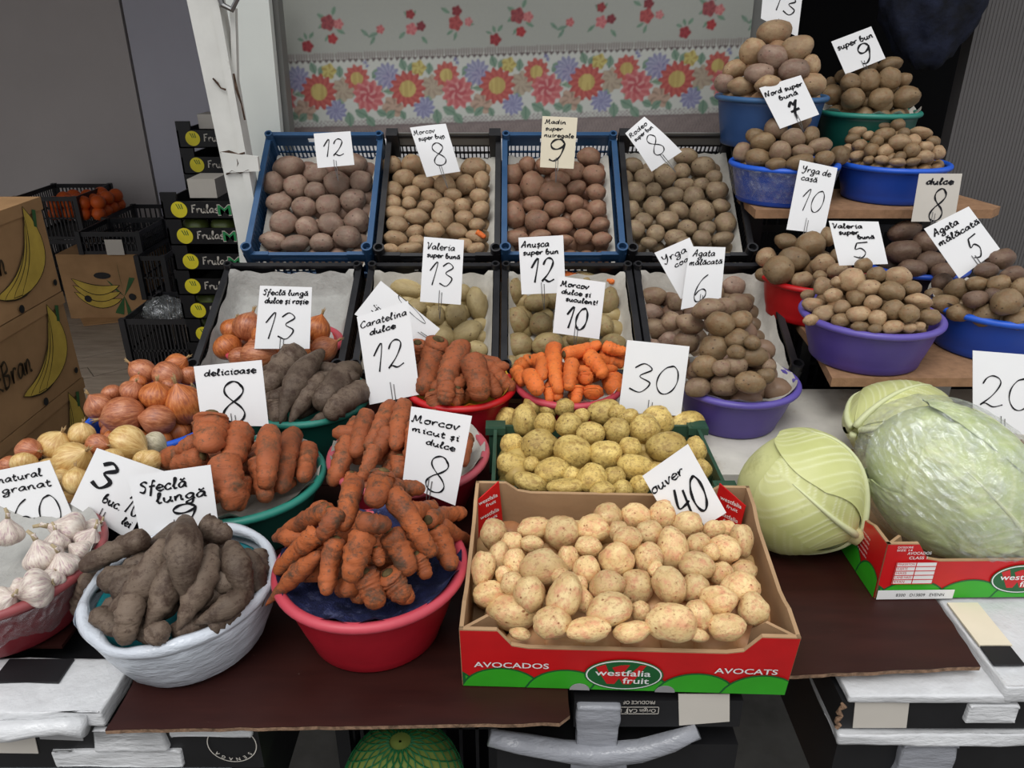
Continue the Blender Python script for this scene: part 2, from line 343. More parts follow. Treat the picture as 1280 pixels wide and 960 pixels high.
# ---------------- handwriting: stroke glyphs ----------------
G = {
'a': (.95, ['.8,.85 .4,1 .05,.55 .2,.05 .6,.3 .82,.9 .8,.2 1,.05']),
'b': (.9, ['0,.6 .35,1.75 .12,1.5 .1,.15 .5,0 .8,.45 .5,.9 .12,.55']),
'c': (.8, ['.75,.8 .4,1 .05,.5 .3,0 .8,.2']),
'd': (1., ['.75,.8 .35,1 .05,.45 .35,0 .75,.6 .9,1.9 .8,.2 1,.05']),
'e': (.85, ['.08,.5 .5,.52 .78,.62 .62,.95 .38,1 .12,.8 .05,.4 .25,.05 .55,.0 .9,.2']),
'f': (.7, ['.1,-.7 .3,.9 .5,1.8 .75,1.65', '.0,.9 .7,.98']),
'g': (.95, ['.8,.85 .4,1 .05,.55 .35,.1 .75,.5 .8,.9 .7,-.6 .3,-.8 .1,-.5 .95,.1']),
'i': (.5, ['.1,.7 .3,1 .25,.15 .5,.05', '.35,1.4 .4,1.5']),
'l': (.55, ['0,.3 .45,1.6 .3,1.8 .15,1.3 .2,.1 .55,.1']),
'm': (1.3, ['.05,.9 .12,0 .15,.6 .4,1 .5,.7 .5,0 .58,.7 .85,1 .95,.7 .95,.1 1.2,.1']),
'n': (.95, ['.05,.9 .12,0 .18,.6 .5,1 .65,.7 .65,.1 .9,.1']),
'o': (.85, ['.5,1 .08,.7 .15,.1 .6,.05 .75,.6 .5,1 .85,.85']),
'p': (.9, ['.1,1 .1,-.8 .12,.6 .5,1 .8,.6 .5,.05 .12,.2']),
'q': (.9, ['.8,.85 .4,1 .05,.5 .4,.05 .75,.6 .8,.9 .72,-.8 .9,-.4']),
'r': (.75, ['.05,.95 .15,0 .18,.55 .45,1 .72,.85']),
's': (.7, ['.65,.85 .35,1 .15,.75 .6,.35 .4,0 .05,.15']),
't': (.65, ['.3,1.6 .2,.3 .35,0 .65,.15', '0,1 .6,1.05']),
'u': (.95, ['.05,.95 .1,.2 .4,0 .7,.5 .72,.95 .72,.1 .95,.1']),
'v': (.8, ['.05,.95 .3,0 .65,.95 .8,.85']),
'x': (.8, ['.05,.95 .75,0', '.75,.95 .0,0']),
'z': (.8, ['.05,.95 .7,.95 .1,.05 .8,.1']),
'A': (1.2, ['0,0 .35,.9 .75,1.8 .85,.9 .9,0', '.2,.7 1.05,.75']),
'C': (1.1, ['1,1.5 .6,1.8 .05,.9 .4,0 1.05,.3']),
'I': (.4, ['.2,1.8 .15,0']),
'M': (1.5, ['0,.2 .2,0 .35,1.7 .65,.3 1.05,1.8 1.1,.1 1.4,.1']),
'N': (1.3, ['0,0 .2,1.7 .75,.1 1.0,1.8 1.25,1.7']),
'S': (1., ['.95,1.5 .6,1.8 .2,1.45 .7,.8 .5,0 .0,.25']),
'T': (1.1, ['.55,1.75 .4,0', '0,1.6 .5,1.8 1.1,1.7']),
'V': (1.1, ['0,1.7 .3,1.6 .4,0 1.05,1.8']),
'Y': (1.1, ['.05,1.7 .2,.9 .6,.9 .9,1.8 .8,.4 .4,-.5 .1,-.2']),
'L': (1., ['.2,1.8 .05,.1 .35,.05 .95,.2']),
'B': (1., ['.1,1.7 .1,0', '.05,1.6 .6,1.8 .75,1.2 .2,.95 .8,.7 .6,.1 .05,.0']),
'R': (1., ['.1,1.7 .1,0', '.05,1.6 .6,1.8 .75,1.2 .2,.9 .9,0']),
'k': (.85, ['.1,1.8 .1,0', '.7,.95 .15,.5 .75,0']),
'F': (.9, ['.15,1.7 .1,0', '0,1.6 .9,1.75', '.1,.95 .6,1']),
'0': (1.15, ['.65,1.78 .35,1.65 .1,1.15 .08,.55 .3,.08 .6,.0 .88,.3 1.0,.85 .92,1.45 .7,1.78 .5,1.75']),
'1': (.75, ['.05,1.1 .55,1.8 .4,0']),
'2': (1.1, ['.1,1.3 .25,1.65 .5,1.8 .8,1.65 .85,1.3 .55,.65 .1,.08 .3,.2 .65,.03 1.05,.2']),
'3': (1.05, ['.1,1.5 .5,1.8 .9,1.45 .4,1.0 .95,.6 .6,.0 .05,.2']),
'4': (1.1, ['.3,1.75 .1,.8 .6,.75 1.0,.85', '.85,1.5 .8,-.1']),
'5': (1.1, ['.35,1.7 .2,1.0 .6,1.1 .9,.6 .6,.0 .05,.2', '.35,1.7 1.1,1.8']),
'6': (1.05, ['.75,1.8 .4,1.5 .15,1.0 .08,.45 .25,.05 .55,.0 .85,.25 .85,.6 .6,.82 .3,.72 .12,.45']),
'7': (1.1, ['.1,1.3 .4,1.75 .55,1.4 .9,1.8 .5,.8 .45,0', '.15,.8 .95,.9']),
'8': (1.05, ['.8,1.55 .62,1.78 .38,1.8 .15,1.6 .15,1.3 .4,1.0 .75,.7 .92,.4 .82,.1 .5,-.02 .2,.1 .1,.4 .3,.75 .65,1.05 .85,1.35 .78,1.62 .55,1.8']),
'9': (1.05, ['.88,1.5 .65,1.78 .3,1.75 .08,1.4 .2,1.05 .5,.98 .8,1.2 .9,1.5 .85,.9 .7,.3 .4,-.02 .1,.1']),
'?': (.6, ['.1,1 .5,1']), '.': (.4, ['.1,.05 .2,0']), '"': (.6, ['.15,1.9 .1,1.5', '.4,1.9 .35,1.5']), '/': (.8, ['.7,1.9 .1,-.2']), '!': (.4, ['.2,1.8 .15,.5', '.15,.1 .17,0']),
}
def stroke_pts(t):
    p = [tuple(float(q) for q in a.split(',')) for a in t.split()]
    if len(p) < 3: return p
    out = []
    for i in range(len(p)-1):
        a, b, c, d = p[max(i-1, 0)], p[i], p[i+1], p[min(i+2, len(p)-1)]
        for k in range(5):
            u = k/5
            out.append(tuple(.5*((2*b[m])+(-a[m]+c[m])*u+(2*a[m]-5*b[m]+4*c[m]-d[m])*u*u+(-a[m]+3*b[m]-3*c[m]+d[m])*u**3) for m in (0, 1)))
    out.append(p[-1]); return out
def word_strokes(s):
    x = 0; out = []
    for ch in s:
        if ch == ' ': x += .55; continue
        base = {'ă': 'a', 'ș': 's', 'ț': 't'}.get(ch, ch)
        adv, st = G[base]
        for t in st: out.append([(x+a, b) for a, b in stroke_pts(t)])
        if ch == 'ă': out.append([(x+a, b) for a, b in stroke_pts('.2,1.5 .45,1.3 .75,1.55')])
        if ch in 'șț': out.append([(x+.4, -.25), (x+.3, -.5)])
        x += adv+.14
    return out, x-.14
def write(mb, s, fmap, x, y, w, h, wt, slant=.12):
    """h = x-height span 1.8 units; fmap(x,y)->(point); wt stroke width in card units"""
    st, W = word_strokes(s); kx = w/W; ky = h/1.8
    for line in st:
        p = [(x+a*kx+slant*b*ky, y+b*ky) for a, b in line]; n = len(p); L = []; R = []
        for i in range(n):
            dx = p[min(i+1, n-1)][0]-p[max(i-1, 0)][0]; dy = p[min(i+1, n-1)][1]-p[max(i-1, 0)][1]
            q = math.hypot(dx, dy) or 1; t = wt*.38*(1.0+.3*math.sin(i*.7)); nx, ny = -dy/q*t, dx/q*t
            L.append(fmap(p[i][0]+nx, p[i][1]+ny)); R.append(fmap(p[i][0]-nx, p[i][1]-ny))
        mb.add(L+R, [(i, i+1, n+i+1, n+i) for i in range(n-1)])
# ================= SETTING =================
def struct(name, mb, mat, loc=(0, 0, 0), parent=None):
    o = obj(name, mb, mat, parent, Vector(loc) if parent is None else None)
    if parent is None: o['kind'] = 'structure'
    return o
struct('ground', MB().box(-6, 6, -5, 2.1, -.06, 0), M['asphalt'], (0, 0, 0))
FZ = .22   # raised floor of the kiosk room on the left
fl = struct('floor', MB().box(-4.2, -.72, 1.9, 4.72, FZ-.12, FZ-.012), M['ceil'], (-2.4, 3.3, FZ))
Rm = Matrix.Rotation(math.radians(-52), 4, 'Z')
random.seed(3)
for i in range(-16, 17):
    for j in range(-3, 4):
        x0 = i*.125; y0 = j*.95+(i % 3)*.31
        poly = [Rm @ Vector((x, y, 0)) for x, y in ((x0, y0), (x0+.122, y0), (x0+.122, y0+.946), (x0, y0+.946))]
        poly = [(p.x-2.4, p.y+3.3) for p in poly]
        # clip to the floor rectangle
        def clip(pl, ax, lim, sg):
            out = []
            for k in range(len(pl)):
                a, b = pl[k-1], pl[k]; ia, ib = sg*(a[ax]-lim) >= 0, sg*(b[ax]-lim) >= 0
                if ia != ib:
                    t = (lim-a[ax])/(b[ax]-a[ax]); out.append((a[0]+(b[0]-a[0])*t, a[1]+(b[1]-a[1])*t))
                if ib: out.append(b)
            return out
        for ax, lim, sg in ((0, -4.2, 1), (0, -.72, -1), (1, 1.9, 1), (1, 4.72, -1)):
            if poly: poly = clip(poly, ax, lim, sg)
        if len(poly) < 3: continue
        ar = abs(sum(poly[k-1][0]*poly[k][1]-poly[k][0]*poly[k-1][1] for k in range(len(poly))))/2
        if ar > .01: struct('floor_plank', MB().prism(poly, FZ-.012, FZ-random.uniform(0, .0015)), M['plank'], parent=fl)
wb = struct('wall_back', MB().box(-4.2, -.7, 4.74, 4.8, 0, 2.6), M['ceil'], (-2.4, 4.77, 0))
xs = at_y(175, 130, 4.72).x
struct('wall_panel', MB().box(-4.2, xs-.008, 4.715, 4.74, FZ, 2.55), M['wall_left'], parent=wb)
struct('wall_panel', MB().box(xs+.008, -.7, 4.715, 4.74, FZ, 2.55), M['wall_right'], parent=wb)
struct('wall_left', MB().box(-4.3, -4.2, 1.9, 4.8, 0, 2.6), M['wall_left'], (-4.25, 3.3, 0))
struct('ceiling', MB().box(-4.3, 2.6, 1.75, 4.8, 2.55, 2.63), M['ceil'], (0, 3, 2.55))
# partition that carries the flowered cloth
struct('wall_partition', MB().box(-.72, .72, 2.37, 2.42, 0, 2.55), M['grey_frame'], (0, 2.4, 0))
struct('wall_divider', MB().box(-.72, -.69, 2.42, 4.72, 0, 2.55), M['wall_right'], (-.7, 3.5, 0))
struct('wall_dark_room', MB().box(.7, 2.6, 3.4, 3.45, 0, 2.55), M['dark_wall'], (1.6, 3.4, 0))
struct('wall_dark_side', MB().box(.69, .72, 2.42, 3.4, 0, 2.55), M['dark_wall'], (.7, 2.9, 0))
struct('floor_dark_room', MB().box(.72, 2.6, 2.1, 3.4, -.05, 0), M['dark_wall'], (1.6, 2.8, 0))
# ribbed metal wall on the right
wr = struct('wall_right', MB().box(1.24, 2.6, 2.28, 2.33, 0, 2.55), m_plain('grey_metal_cladding', C(96,93,92), .5, .4, .05, 3), (1.9, 2.3, 0))
rb = MB()
for k in range(130): rb.box(1.25+k*.010, 1.255+k*.010, 2.2785, 2.28, .0, 2.5)
o = struct('cladding_ribs', rb, bpy.data.materials['grey_metal_cladding'], parent=wr); o['kind'] = 'stuff'
# ---------------- flowered oilcloth ----------------
def flowered_cloth():
    x0, x1, z0, z1 = -.74, .66, 1.17, 1.80; nx, nz = 610, 270; Y = 2.352
    X, Z = np.meshgrid(np.linspace(x0, x1, nx), np.linspace(z0, z1, nz)); K = .00222
    px = (X/K)+640; pyc = 65+(1.497-Z)/.00214            # print coordinates, in units of about 2.2 mm
    py = pyc+.035*(px-640)
    col = np.zeros((nz, nx, 3)); rng = np.random.RandomState(4)
    def L(*c): return np.array([lin(v) for v in c])
    grain = .03*np.sin(px*2.1)*np.sin(py*2.3)
    col[:] = L(160,162,154)
    band = (py > 64) & (py < 150); col[band] = L(190,192,184)
    edge = (py > 58) & (py < 66); col[edge & (np.sin(px*1.9) > -.4)] = L(136,128,124)
    tri = (py >= 66) & (py < 66+4.5*np.abs(((px/7.5) % 1)-.5)*2-0.0); col[tri] = L(96,84,84)
    low = (py >= 142) & (py < 150) & (np.sin(px*1.2)*np.sin(py*1.4) > .1); col[low] = L(140,130,130)
    lace = py >= 150; col[lace] = L(138,126,122); col[lace & (np.sin(px*1.6+3*np.sin(py*.4))*np.sin(py*1.5) > .2)] = L(112,100,98)
    fine = (py >= 149) & (py < 152); col[fine] = L(120,108,106)
    def blob(cx, cy, r, c, lob=0, la=.18, ph=0, sy=1):
        dx = px-cx; dy = (py-cy)/sy; a = np.arctan2(dy, dx); rr = r*(1+la*np.cos(lob*a+ph)) if lob else r
        m = dx*dx+dy*dy < (rr*rr if not np.isscalar(rr) else rr*rr); col[m] = L(*c); return m
    def petals(cx, cy, r, c1, c2, n):
        dx = px-cx; dy = py-cy; d = np.hypot(dx, dy); a = np.arctan2(dy, dx)
        m = d < r*(1+.12*np.cos(n*a)); col[m] = L(*c1)
        m2 = m & (np.sin(n*a+d*.35) > .35) & (d > r*.25); col[m2] = L(*c2)
    def leaf(cx, cy, ln, ang, c=(118,142,124), wd=.32):
        dx = px-cx; dy = py-cy; u = dx*math.cos(ang)+dy*math.sin(ang); v = -dx*math.sin(ang)+dy*math.cos(ang)
        m = (u > 0) & (u < ln) & (np.abs(v) < wd*ln*np.sin(np.clip(u/ln, 0, 1)*math.pi)); col[m] = L(*c)
        col[m & (np.abs(v) < .5)] = L(80,112,92)
    def centre(cx, cy, r):
        m = blob(cx, cy, r, (188,170,104)); rngm = m & (np.sin(px*2.6)*np.sin(py*2.9) > .3); col[rngm] = L(160,136,80)
    B = 105
    for k in range(-1, 6):
        x = 392+114.5*k
        for a in range(0, 360, 33): leaf(x+52+30*math.cos(a), B+2, 20, math.radians(a), (132,152,130), .2)
        for dx, dy, ln, an in ((-2, -22, 16, -1.9), (2, -20, 14, -1.1), (44, 24, 20, .5), (36, 26, 20, 1.5), (-18, 26, 16, 2.4), (70, -14, 16, -.9), (72, 26, 16, .4), (28, -16, 16, -1.5), (104, 26, 14, 1.2), (58, 32, 18, .9)): leaf(x+dx, B+dy, ln, an)
        petals(x+32, B-2, 14, (168,154,134), (150,134,118), 8); petals(x+94, B+22, 13, (176,150,132), (146,124,108), 6)
        petals(x+89, B-17, 15, (132,132,158), (158,160,180), 13); petals(x+20, B+24, 13, (128,128,158), (154,156,180), 11)
        petals(x+15, B-25, 9, (186,174,106), (160,142,82), 5); petals(x-22, B-12, 10, (150,146,170), (120,118,150), 7)
        petals(x, B, 21, (178,92,84), (164,76,72), 14); centre(x, B, 10.5)
        petals(x+50, B-16, 15, (178,94,86), (166,80,74), 11); centre(x+50, B-15, 8)
        petals(x+64, B+7, 19, (180,96,98), (192,122,120), 11); petals(x+63, B+5, 11, (170,80,86), (196,142,138), 5)
        blob(x+62, B-34, 2.2, (110,110,150), 5, .5); blob(x-50, B-30, 2, (110,110,150), 5, .5)
    for k in range(-2, 4):
        x = 411+236*k
        for j in (0, 1):
            yy = 22-j*92
            for dx, dy, ln, an in ((-2, -4, 13, -2.6), (-2, 0, 13, 2.6), (6, -8, 12, -1.2), (10, 8, 12, .5), (0, 14, 10, 2.2)): leaf(x+dx, yy+dy, ln, an, (120,146,126), .22)
            petals(x, yy, 9, (146,70,72), (126,56,62), 5); petals(x+13, yy+2, 6, (190,120,118), (170,96,98), 5); petals(x+4, yy+19, 6, (168,58,60), (140,44,50), 5)
            for dx, dy, ln, an in ((0, -3, 9, -1.9), (3, -4, 10, -.9), (-4, -2, 8, -2.8)): leaf(x-28+dx, yy+22+dy, ln, an, (120,146,126), .25)
            petals(x-28, yy+27, 7, (150,54,60), (126,42,48), 5)
            leaf(x+62, yy+14, 14, 2.8, (122,144,128), .2); leaf(x+58, yy+18, 12, 2.2, (122,144,128), .2); leaf(x+50, yy+18, 13, -2.4, (122,144,128), .2); petals(x+65, yy+10, 5, (186,110,108), (160,80,84), 5)
            for dx, dy, ln, an in ((-8, 6, 12, 2.4), (12, 12, 12, .9), (-2, -10, 10, -2.3), (2, -12, 8, -1)): leaf(x+104+dx, yy+8+dy, ln, an, (120,146,126), .22)
            petals(x+103, yy-6, 5.5, (150,58,60), (126,44,48), 5); petals(x+104, yy+11, 7, (190,116,116), (172,92,96), 5); petals(x+116, yy+8, 5.5, (128,52,60), (108,38,46), 5)
            for dx, dy, ln, an in ((-8, -8, 12, -2.6), (10, 4, 12, .2), (0, 14, 11, 1.9), (-4, 12, 10, 2.6)): leaf(x+160+dx, yy+2+dy, ln, an, (120,146,126), .22)
            petals(x+161, yy-8, 6, (132,52,58), (110,40,46), 5); petals(x+159, yy+6, 8.5, (166,78,76), (144,62,64), 5); petals(x+175, yy+5, 5, (190,124,122), (170,100,102), 5)
    col *= (1+.05*(rng.rand(nz, nx, 1)-.5)+grain[..., None])
    yy = Y+.004*np.sin(X*9)+.003*np.sin(Z*14+X*5)
    me = bpy.data.meshes.new('flowered_oilcloth')
    v = np.stack([X, yy, Z], -1).reshape(-1, 3); idx = np.arange(nx*nz).reshape(nz, nx)
    q = np.stack([idx[:-1, :-1], idx[:-1, 1:], idx[1:, 1:], idx[1:, :-1]], -1).reshape(-1, 4)
    v = v-np.array([-.04, Y, z0])
    me.vertices.add(len(v)); me.vertices.foreach_set('co', v.ravel()); me.loops.add(q.size); me.loops.foreach_set('vertex_index', q.ravel().astype(np.int32))
    me.polygons.add(len(q)); me.polygons.foreach_set('loop_start', np.arange(0, q.size, 4, dtype=np.int32))
    me.update(calc_edges=True)
    at = me.color_attributes.new('print', 'FLOAT_COLOR', 'POINT'); rgba = np.ones((nz*nx, 4), dtype=np.float32)
    for _ in range(1): col = (col+np.roll(col, 1, 0)+np.roll(col, 1, 1)+np.roll(col, -1, 0)+np.roll(col, -1, 1))/5
    rgba[:, :3] = col.reshape(-1, 3); at.data.foreach_set('color', rgba.ravel())
    s = NT('flower_print_oilcloth'); a = s.node('ShaderNodeAttribute'); a.attribute_name = 'print'
    me.materials.append(s.done(a.outputs['Color'], .5, .4)); me.polygons.foreach_set('use_smooth', [True]*len(me.polygons))
    o = link(bpy.data.objects.new('flowered_oilcloth', me)); o.location = (-.04, Y, z0)
    tag(o, 'grey oilcloth printed with red flowers, hung behind the top crates', 'tablecloth')
flowered_cloth()
# ---------------- white frame post, panel, strip ----------------
def quad_bar(pts, th, back=Vector((0, 1, 0))):
    """four world points (front face) given thickness backwards"""
    mb = MB(); v = [Vector(p) for p in pts]; v += [p+back*th for p in v]
    mb.add(v, [(0, 1, 2, 3), (7, 6, 5, 4), (0, 4, 5, 1), (1, 5, 6, 2), (2, 6, 7, 3), (3, 7, 4, 0)]); return mb
def Q(Yv, *px): return [at_y(x, y, Yv) for x, y in px]
post = empty('frame_post', at_y(312, 330, 1.98), 'chipped white metal corner post left of the crates', 'post')
obj('upright', quad_bar(Q(1.98, (229, -20), (259, -20), (324, 330), (304, 330)), .03), M['white_paint'], post)
obj('flange', quad_bar(Q(1.975, (259, -20), (269, -20), (332, 330), (324, 330)), .05), M['white_paint'], post)
obj('brace', MB().beam(at_y(292, 10, 2.0), at_y(296, 140, 2.0), .018, .012), M['white_paint'], post)
obj('bracket', quad_bar(Q(1.972, (276, 190), (322, 196), (324, 214), (281, 216)), .01), M['white_paint'], post)
for k_, pts_ in enumerate((((276,191),(286,190),(298,193),(306,191)), ((283,218),(290,213),(300,216),(311,212)), ((296,196),(298,204),(296,210),(300,216)), ((292,92),(296,112),(302,130),(306,150)), ((266,98),(272,104),(276,110),(282,112)))):
    obj('rust_chip', MB().tube([at_y(x, y, 1.9745) for x, y in pts_], [.0022, .0034, .0018, .0026], 6, True, .6, k_), M['rust'], post)
hk = MB().tube([at_y(x, y, 1.97) for x, y in ((270, -14), (278, 6), (290, 12), (296, 0), (286, -8))], .007, 8); obj('hook', hk, M['wire'], post)
pan = empty('door_panel', at_y(340, 330, 2.2), 'white painted door panel between post and flowered cloth', 'door')
obj('panel', quad_bar(Q(2.2, (262, -30), (333, -30), (366, 330), (300, 330)), .03), M['white_panel'], pan)
obj('edge_strip', quad_bar(Q(2.24, (333, -30), (344, -30), (378, 330), (366, 330)), .05), M['grey_frame'], pan)
# ================= TABLE =================
TZ = .80
tb = empty('market_table', (0, 1.2, 0), 'long market table under the bowls and crates', 'table')
obj('tabletop', MB().box(-.70, 1.25, .97, 1.98, .757, .7935), M['board'], tb)
for x in (-.66, 1.18):
    for y in (1.05, 1.9): obj('leg', MB().box(x-.03, x+.03, y-.03, y+.03, 0, .757), M['chip'], tb)
obj('leg', MB().box(.335, .37, .98, 1.02, 0, .757), M['chip'], tb)
def board(name, poly, z0, z1, label):
    c = Vector((sum(p[0] for p in poly)/len(poly), sum(p[1] for p in poly)/len(poly), z0))
    fine = []
    for k in range(len(poly)):     # ragged broken edge
        a, b = Vector(poly[k-1]), Vector(poly[k])
        for t in range(24):
            q = a+(b-a)*t/24; n = noise.noise(Vector((q.x*40, q.y*40, 3)))*.0022; fine.append((q.x+n, q.y+n))
    o = obj(name, MB().prism(fine, z1-.0008, z1), M['board'], None, c)
    obj('raw_edge', MB().prism(fine, z0, z1-.0008), M['board_edge'], o); return tag(o, label, 'board')
def wz(px, py, z): p = at_z(px, py, z); return (p.x, p.y)
board('laminate_board', [wz(133, 912, TZ), wz(700, 903, TZ), wz(712, 894, TZ), (.075, 1.2), (-.60, 1.2), wz(165, 856, TZ)][::1], .7938, TZ, 'dark brown laminate board under the front red bowl, left of two')
board('laminate_board', [(.079, wz(700, 852, TZ)[1]), wz(975, 845, TZ), wz(1226, 833, TZ), wz(1160, 735, TZ), (.66, 1.15), (.079, 1.15)], .7938, TZ+.0005, 'dark brown laminate board under the whole cabbages, right of two')
sl = MB().box(.22, 1.22, 1.165, 1.52, .7942, .845)
tag(obj('stone_slab', sl, M['slab'], None, Vector((.72, 1.34, .7942))), 'pale worn slab behind the cabbages on the right', 'slab')
for o_, p_ in (((-.69, 1.445), (.21, 1.95)), ((-.85, .80), (-.605, 1.44)), ((-.60, 1.205), (.21, 1.44))):
    tag(obj('table_board', MB().box(o_[0], p_[0], o_[1], p_[1], .7938, TZ-.001), M['board'], None, Vector((o_[0], o_[1], .7938))), {1.445: 'dark board under the lower row of crates', .80: 'dark board lying beneath the garlic bowl', 1.205: 'dark board lying beneath the radish bowl'}[o_[1]], 'board')
# ================= BOWLS =================
BW = {}
def bowl(key, name, cx, cy, R, zr, h, mat, rim, label, base=.68, tilt=(0, 0)):
    o = empty(name, (cx, cy, zr-h), label, 'bowl', rot=(tilt[0], tilt[1], 0))
    rb_ = R*base; t = .004
    prof = [(0, 0), (rb_, 0), (rb_+.004, .004)]
    for k in range(1, 9):
        u = k/8; prof.append((rb_+(R-.008-rb_)*(u**.75), .004+(h-.012)*u))
    inner = [(r-t, z+t*.6) for r, z in prof[2:]][::-1]+[(0, t)]
    obj('bowl_body', MB().lathe(prof+inner, 56), M[mat], o, smooth=True, local=True)
    lip = []
    for k in range(13):
        a = -math.pi*.65+k*math.pi*1.5/12; lip.append((R-.006+.0075*math.sin(a+math.pi*.15), h-.006+.0068*math.cos(a+math.pi*.15)))
    obj('rim', MB().lathe(lip+[lip[0]], 56), M[rim], o, smooth=True, local=True)
    BW[key] = (cx, cy, R, zr); return o
bowl('front', 'plastic_bowl', -.187, .835, .127, .912, .112, 'bowl_red', 'rim_red', 'red plastic bowl of muddy carrots at the front centre', .66)
bowl('pink', 'plastic_bowl', -.175, 1.145, .136, .905, .105, 'bowl_pink', 'rim_pink', 'pinkish red bowl with faded rim, behind the front carrots')
bowl('green', 'plastic_bowl', -.44, 1.075, .136, .90, .10, 'bowl_green', 'rim_green', 'green bowl of thick carrots lined with newspaper')
bowl('radish', 'plastic_bowl', -.40, 1.355, .125, .91, .11, 'bowl_green', 'rim_green', 'green bowl of long black radishes')
bowl('brown', 'plastic_bowl', -.10, 1.375, .108, .924, .122, 'bowl_red', 'bowl_scarlet', 'red bowl of brownish carrots beside the tall card 12')
bowl('orange', 'plastic_bowl', .112, 1.385, .106, .924, .122, 'bowl_pink', 'rim_red', 'red bowl of bright orange carrots behind the green crate')
bowl('purple', 'plastic_bowl', .435, 1.375, .122, .938, .092, 'bowl_purple', 'rim_purple', 'purple bowl of potatoes at the foot of the right crates')
bowl('onion', 'plastic_bowl', -.678, 1.30, .122, .887, .085, 'bowl_blue', 'rim_blue', 'blue bowl of brown onions at the left')
bowl('pale', 'plastic_bowl', -.655, 1.075, .102, .872, .07, 'bowl_dark', 'bowl_dark', 'dark bowl of pale onions hidden behind the price cards')
bowl('garlic', 'plastic_bowl', -.705, .862, .138, .90, .098, 'bowl_wine', 'rim_wine', 'wine red bowl of garlic bulbs at the left edge')
bowl('redonion', 'plastic_bowl', -.505, 1.60, .128, .925, .055, 'bowl_scarlet', 'rim_red', 'red bowl of onions set inside the paper lined crate', .75)
bowl('tl', 'plastic_bowl', .655, 2.08, .138, 1.405, .12, 'bowl_greyblue', 'rim_greyblue', 'dull blue bowl of potatoes, topmost beside the cloth', .8)
bowl('tr', 'plastic_bowl', .925, 2.12, .128, 1.365, .11, 'bowl_darkgreen', 'rim_green', 'dark green bowl of potatoes under the card super bun 9', .8)
bowl('ml', 'plastic_bowl', .665, 1.945, .130, 1.262, .094, 'bowl_blue', 'rim_blue', 'blue bowl on the upper shelf, left, partly wrapped in film', .78)
bowl('mr', 'plastic_bowl', .945, 1.975, .134, 1.258, .09, 'bowl_blue', 'rim_blue', 'blue bowl on the upper shelf, right, with small potatoes', .78)
bowl('red', 'plastic_bowl', .69, 1.70, .122, 1.048, .093, 'bowl_scarlet', 'bowl_scarlet', 'bright red bowl of potatoes on the lower shelf', .8)
bowl('lp', 'plastic_bowl', .705, 1.44, .134, 1.05, .095, 'bowl_purple', 'rim_purple', 'purple bowl heaped with small potatoes on the lower shelf', .74)
bowl('lb', 'plastic_bowl', .995, 1.50, .138, 1.05, .095, 'bowl_blue', 'rim_blue', 'blue bowl of round potatoes on the lower shelf at the right edge', .78)
bowl('dk', 'plastic_bowl', .96, 1.80, .12, 1.05, .095, 'bowl_dark', 'bowl_blue', 'dark bowl of dusky potatoes at the back of the lower shelf', .78)
# film around the left blue bowl
fm = MB().lathe([(.108, .012), (.122, .045), (.131, .085)], 48, wob=lambda a, j: 1.012+.012*math.sin(a*7+j)); fo = obj('film_wrap', fm, M['film'], [o for o in sc.objects if o.get('label', '').startswith('blue bowl on the upper shelf, left')][0], smooth=True, local=True)
fo = obj('film_wrap', MB().lathe([(.097, .01), (.118, .05), (.134, .085)], 56, wob=lambda a, j: 1.012+.010*math.sin(a*9+j)), M['film'], [o for o in sc.objects if o.get('label', '').startswith('wine red bowl')][0], smooth=True, local=True)
# bowl wrapped in a white bag
wx, wy = -.427, .814
o = empty('wrapped_bowl', (wx, wy, TZ), 'bowl of black radishes wrapped in a white plastic bag', 'bowl', rot=(math.radians(3), math.radians(-3), 0))
pr = [(0, .001), (.078, .001), (.092, .012), (.104, .04), (.112, .065), (.117, .085), (.119, .094)]
mb = MB(); n = 120; V = []
for i in range(n):
    a = 2*math.pi*i/n
    for j, (r, z) in enumerate(pr):
        k = 0 if j == 0 else (noise.noise(Vector((math.cos(a)*3.2+j*.28, math.sin(a)*3.2, j*.42)))*.005+noise.noise(Vector((math.cos(a)*9, math.sin(a)*9+j*.8, j*.3)))*.0025)
        V.append(((r+k+.002)*math.cos(a), (r+k+.002)*math.sin(a), z+(k*.8 if j > 1 else 0)))
K_ = len(pr); mb.add(V, [(i*K_+j, ((i+1) % n)*K_+j, ((i+1) % n)*K_+j+1, i*K_+j+1) for i in range(n) for j in range(K_-1)])
obj('bag', mb, M['bag'], o, smooth=True, local=True)
mb = MB(); V = []; F_ = []
for i in range(n):   # the rolled-in edge of the bag
    a = 2*math.pi*i/n; wv = noise.noise(Vector((math.cos(a)*2.5, math.sin(a)*2.5, 9)))
    for j in range(8):
        b = j/8*2*math.pi; rr = .0075+.0035*wv; V.append(((.116+rr*math.cos(b)-.004*wv)*math.cos(a), (.116+rr*math.cos(b)-.004*wv)*math.sin(a), .095+rr*1.1*math.sin(b)+.004*wv))
F_ = [(i*8+j, ((i+1) % n)*8+j, ((i+1) % n)*8+(j+1) % 8, i*8+(j+1) % 8) for i in range(n) for j in range(8)]
mb.add(V, F_); obj('bag_edge', mb, M['bag'], o, smooth=True, local=True)
obj('bowl_body', MB().lathe([(0, .006), (.072, .006), (.108, .082), (.104, .082), (.07, .01), (0, .01)], 48), M['bowl_teal'], o, smooth=True, local=True)
BW['wrapped'] = (wx, wy, .115, TZ+.093)
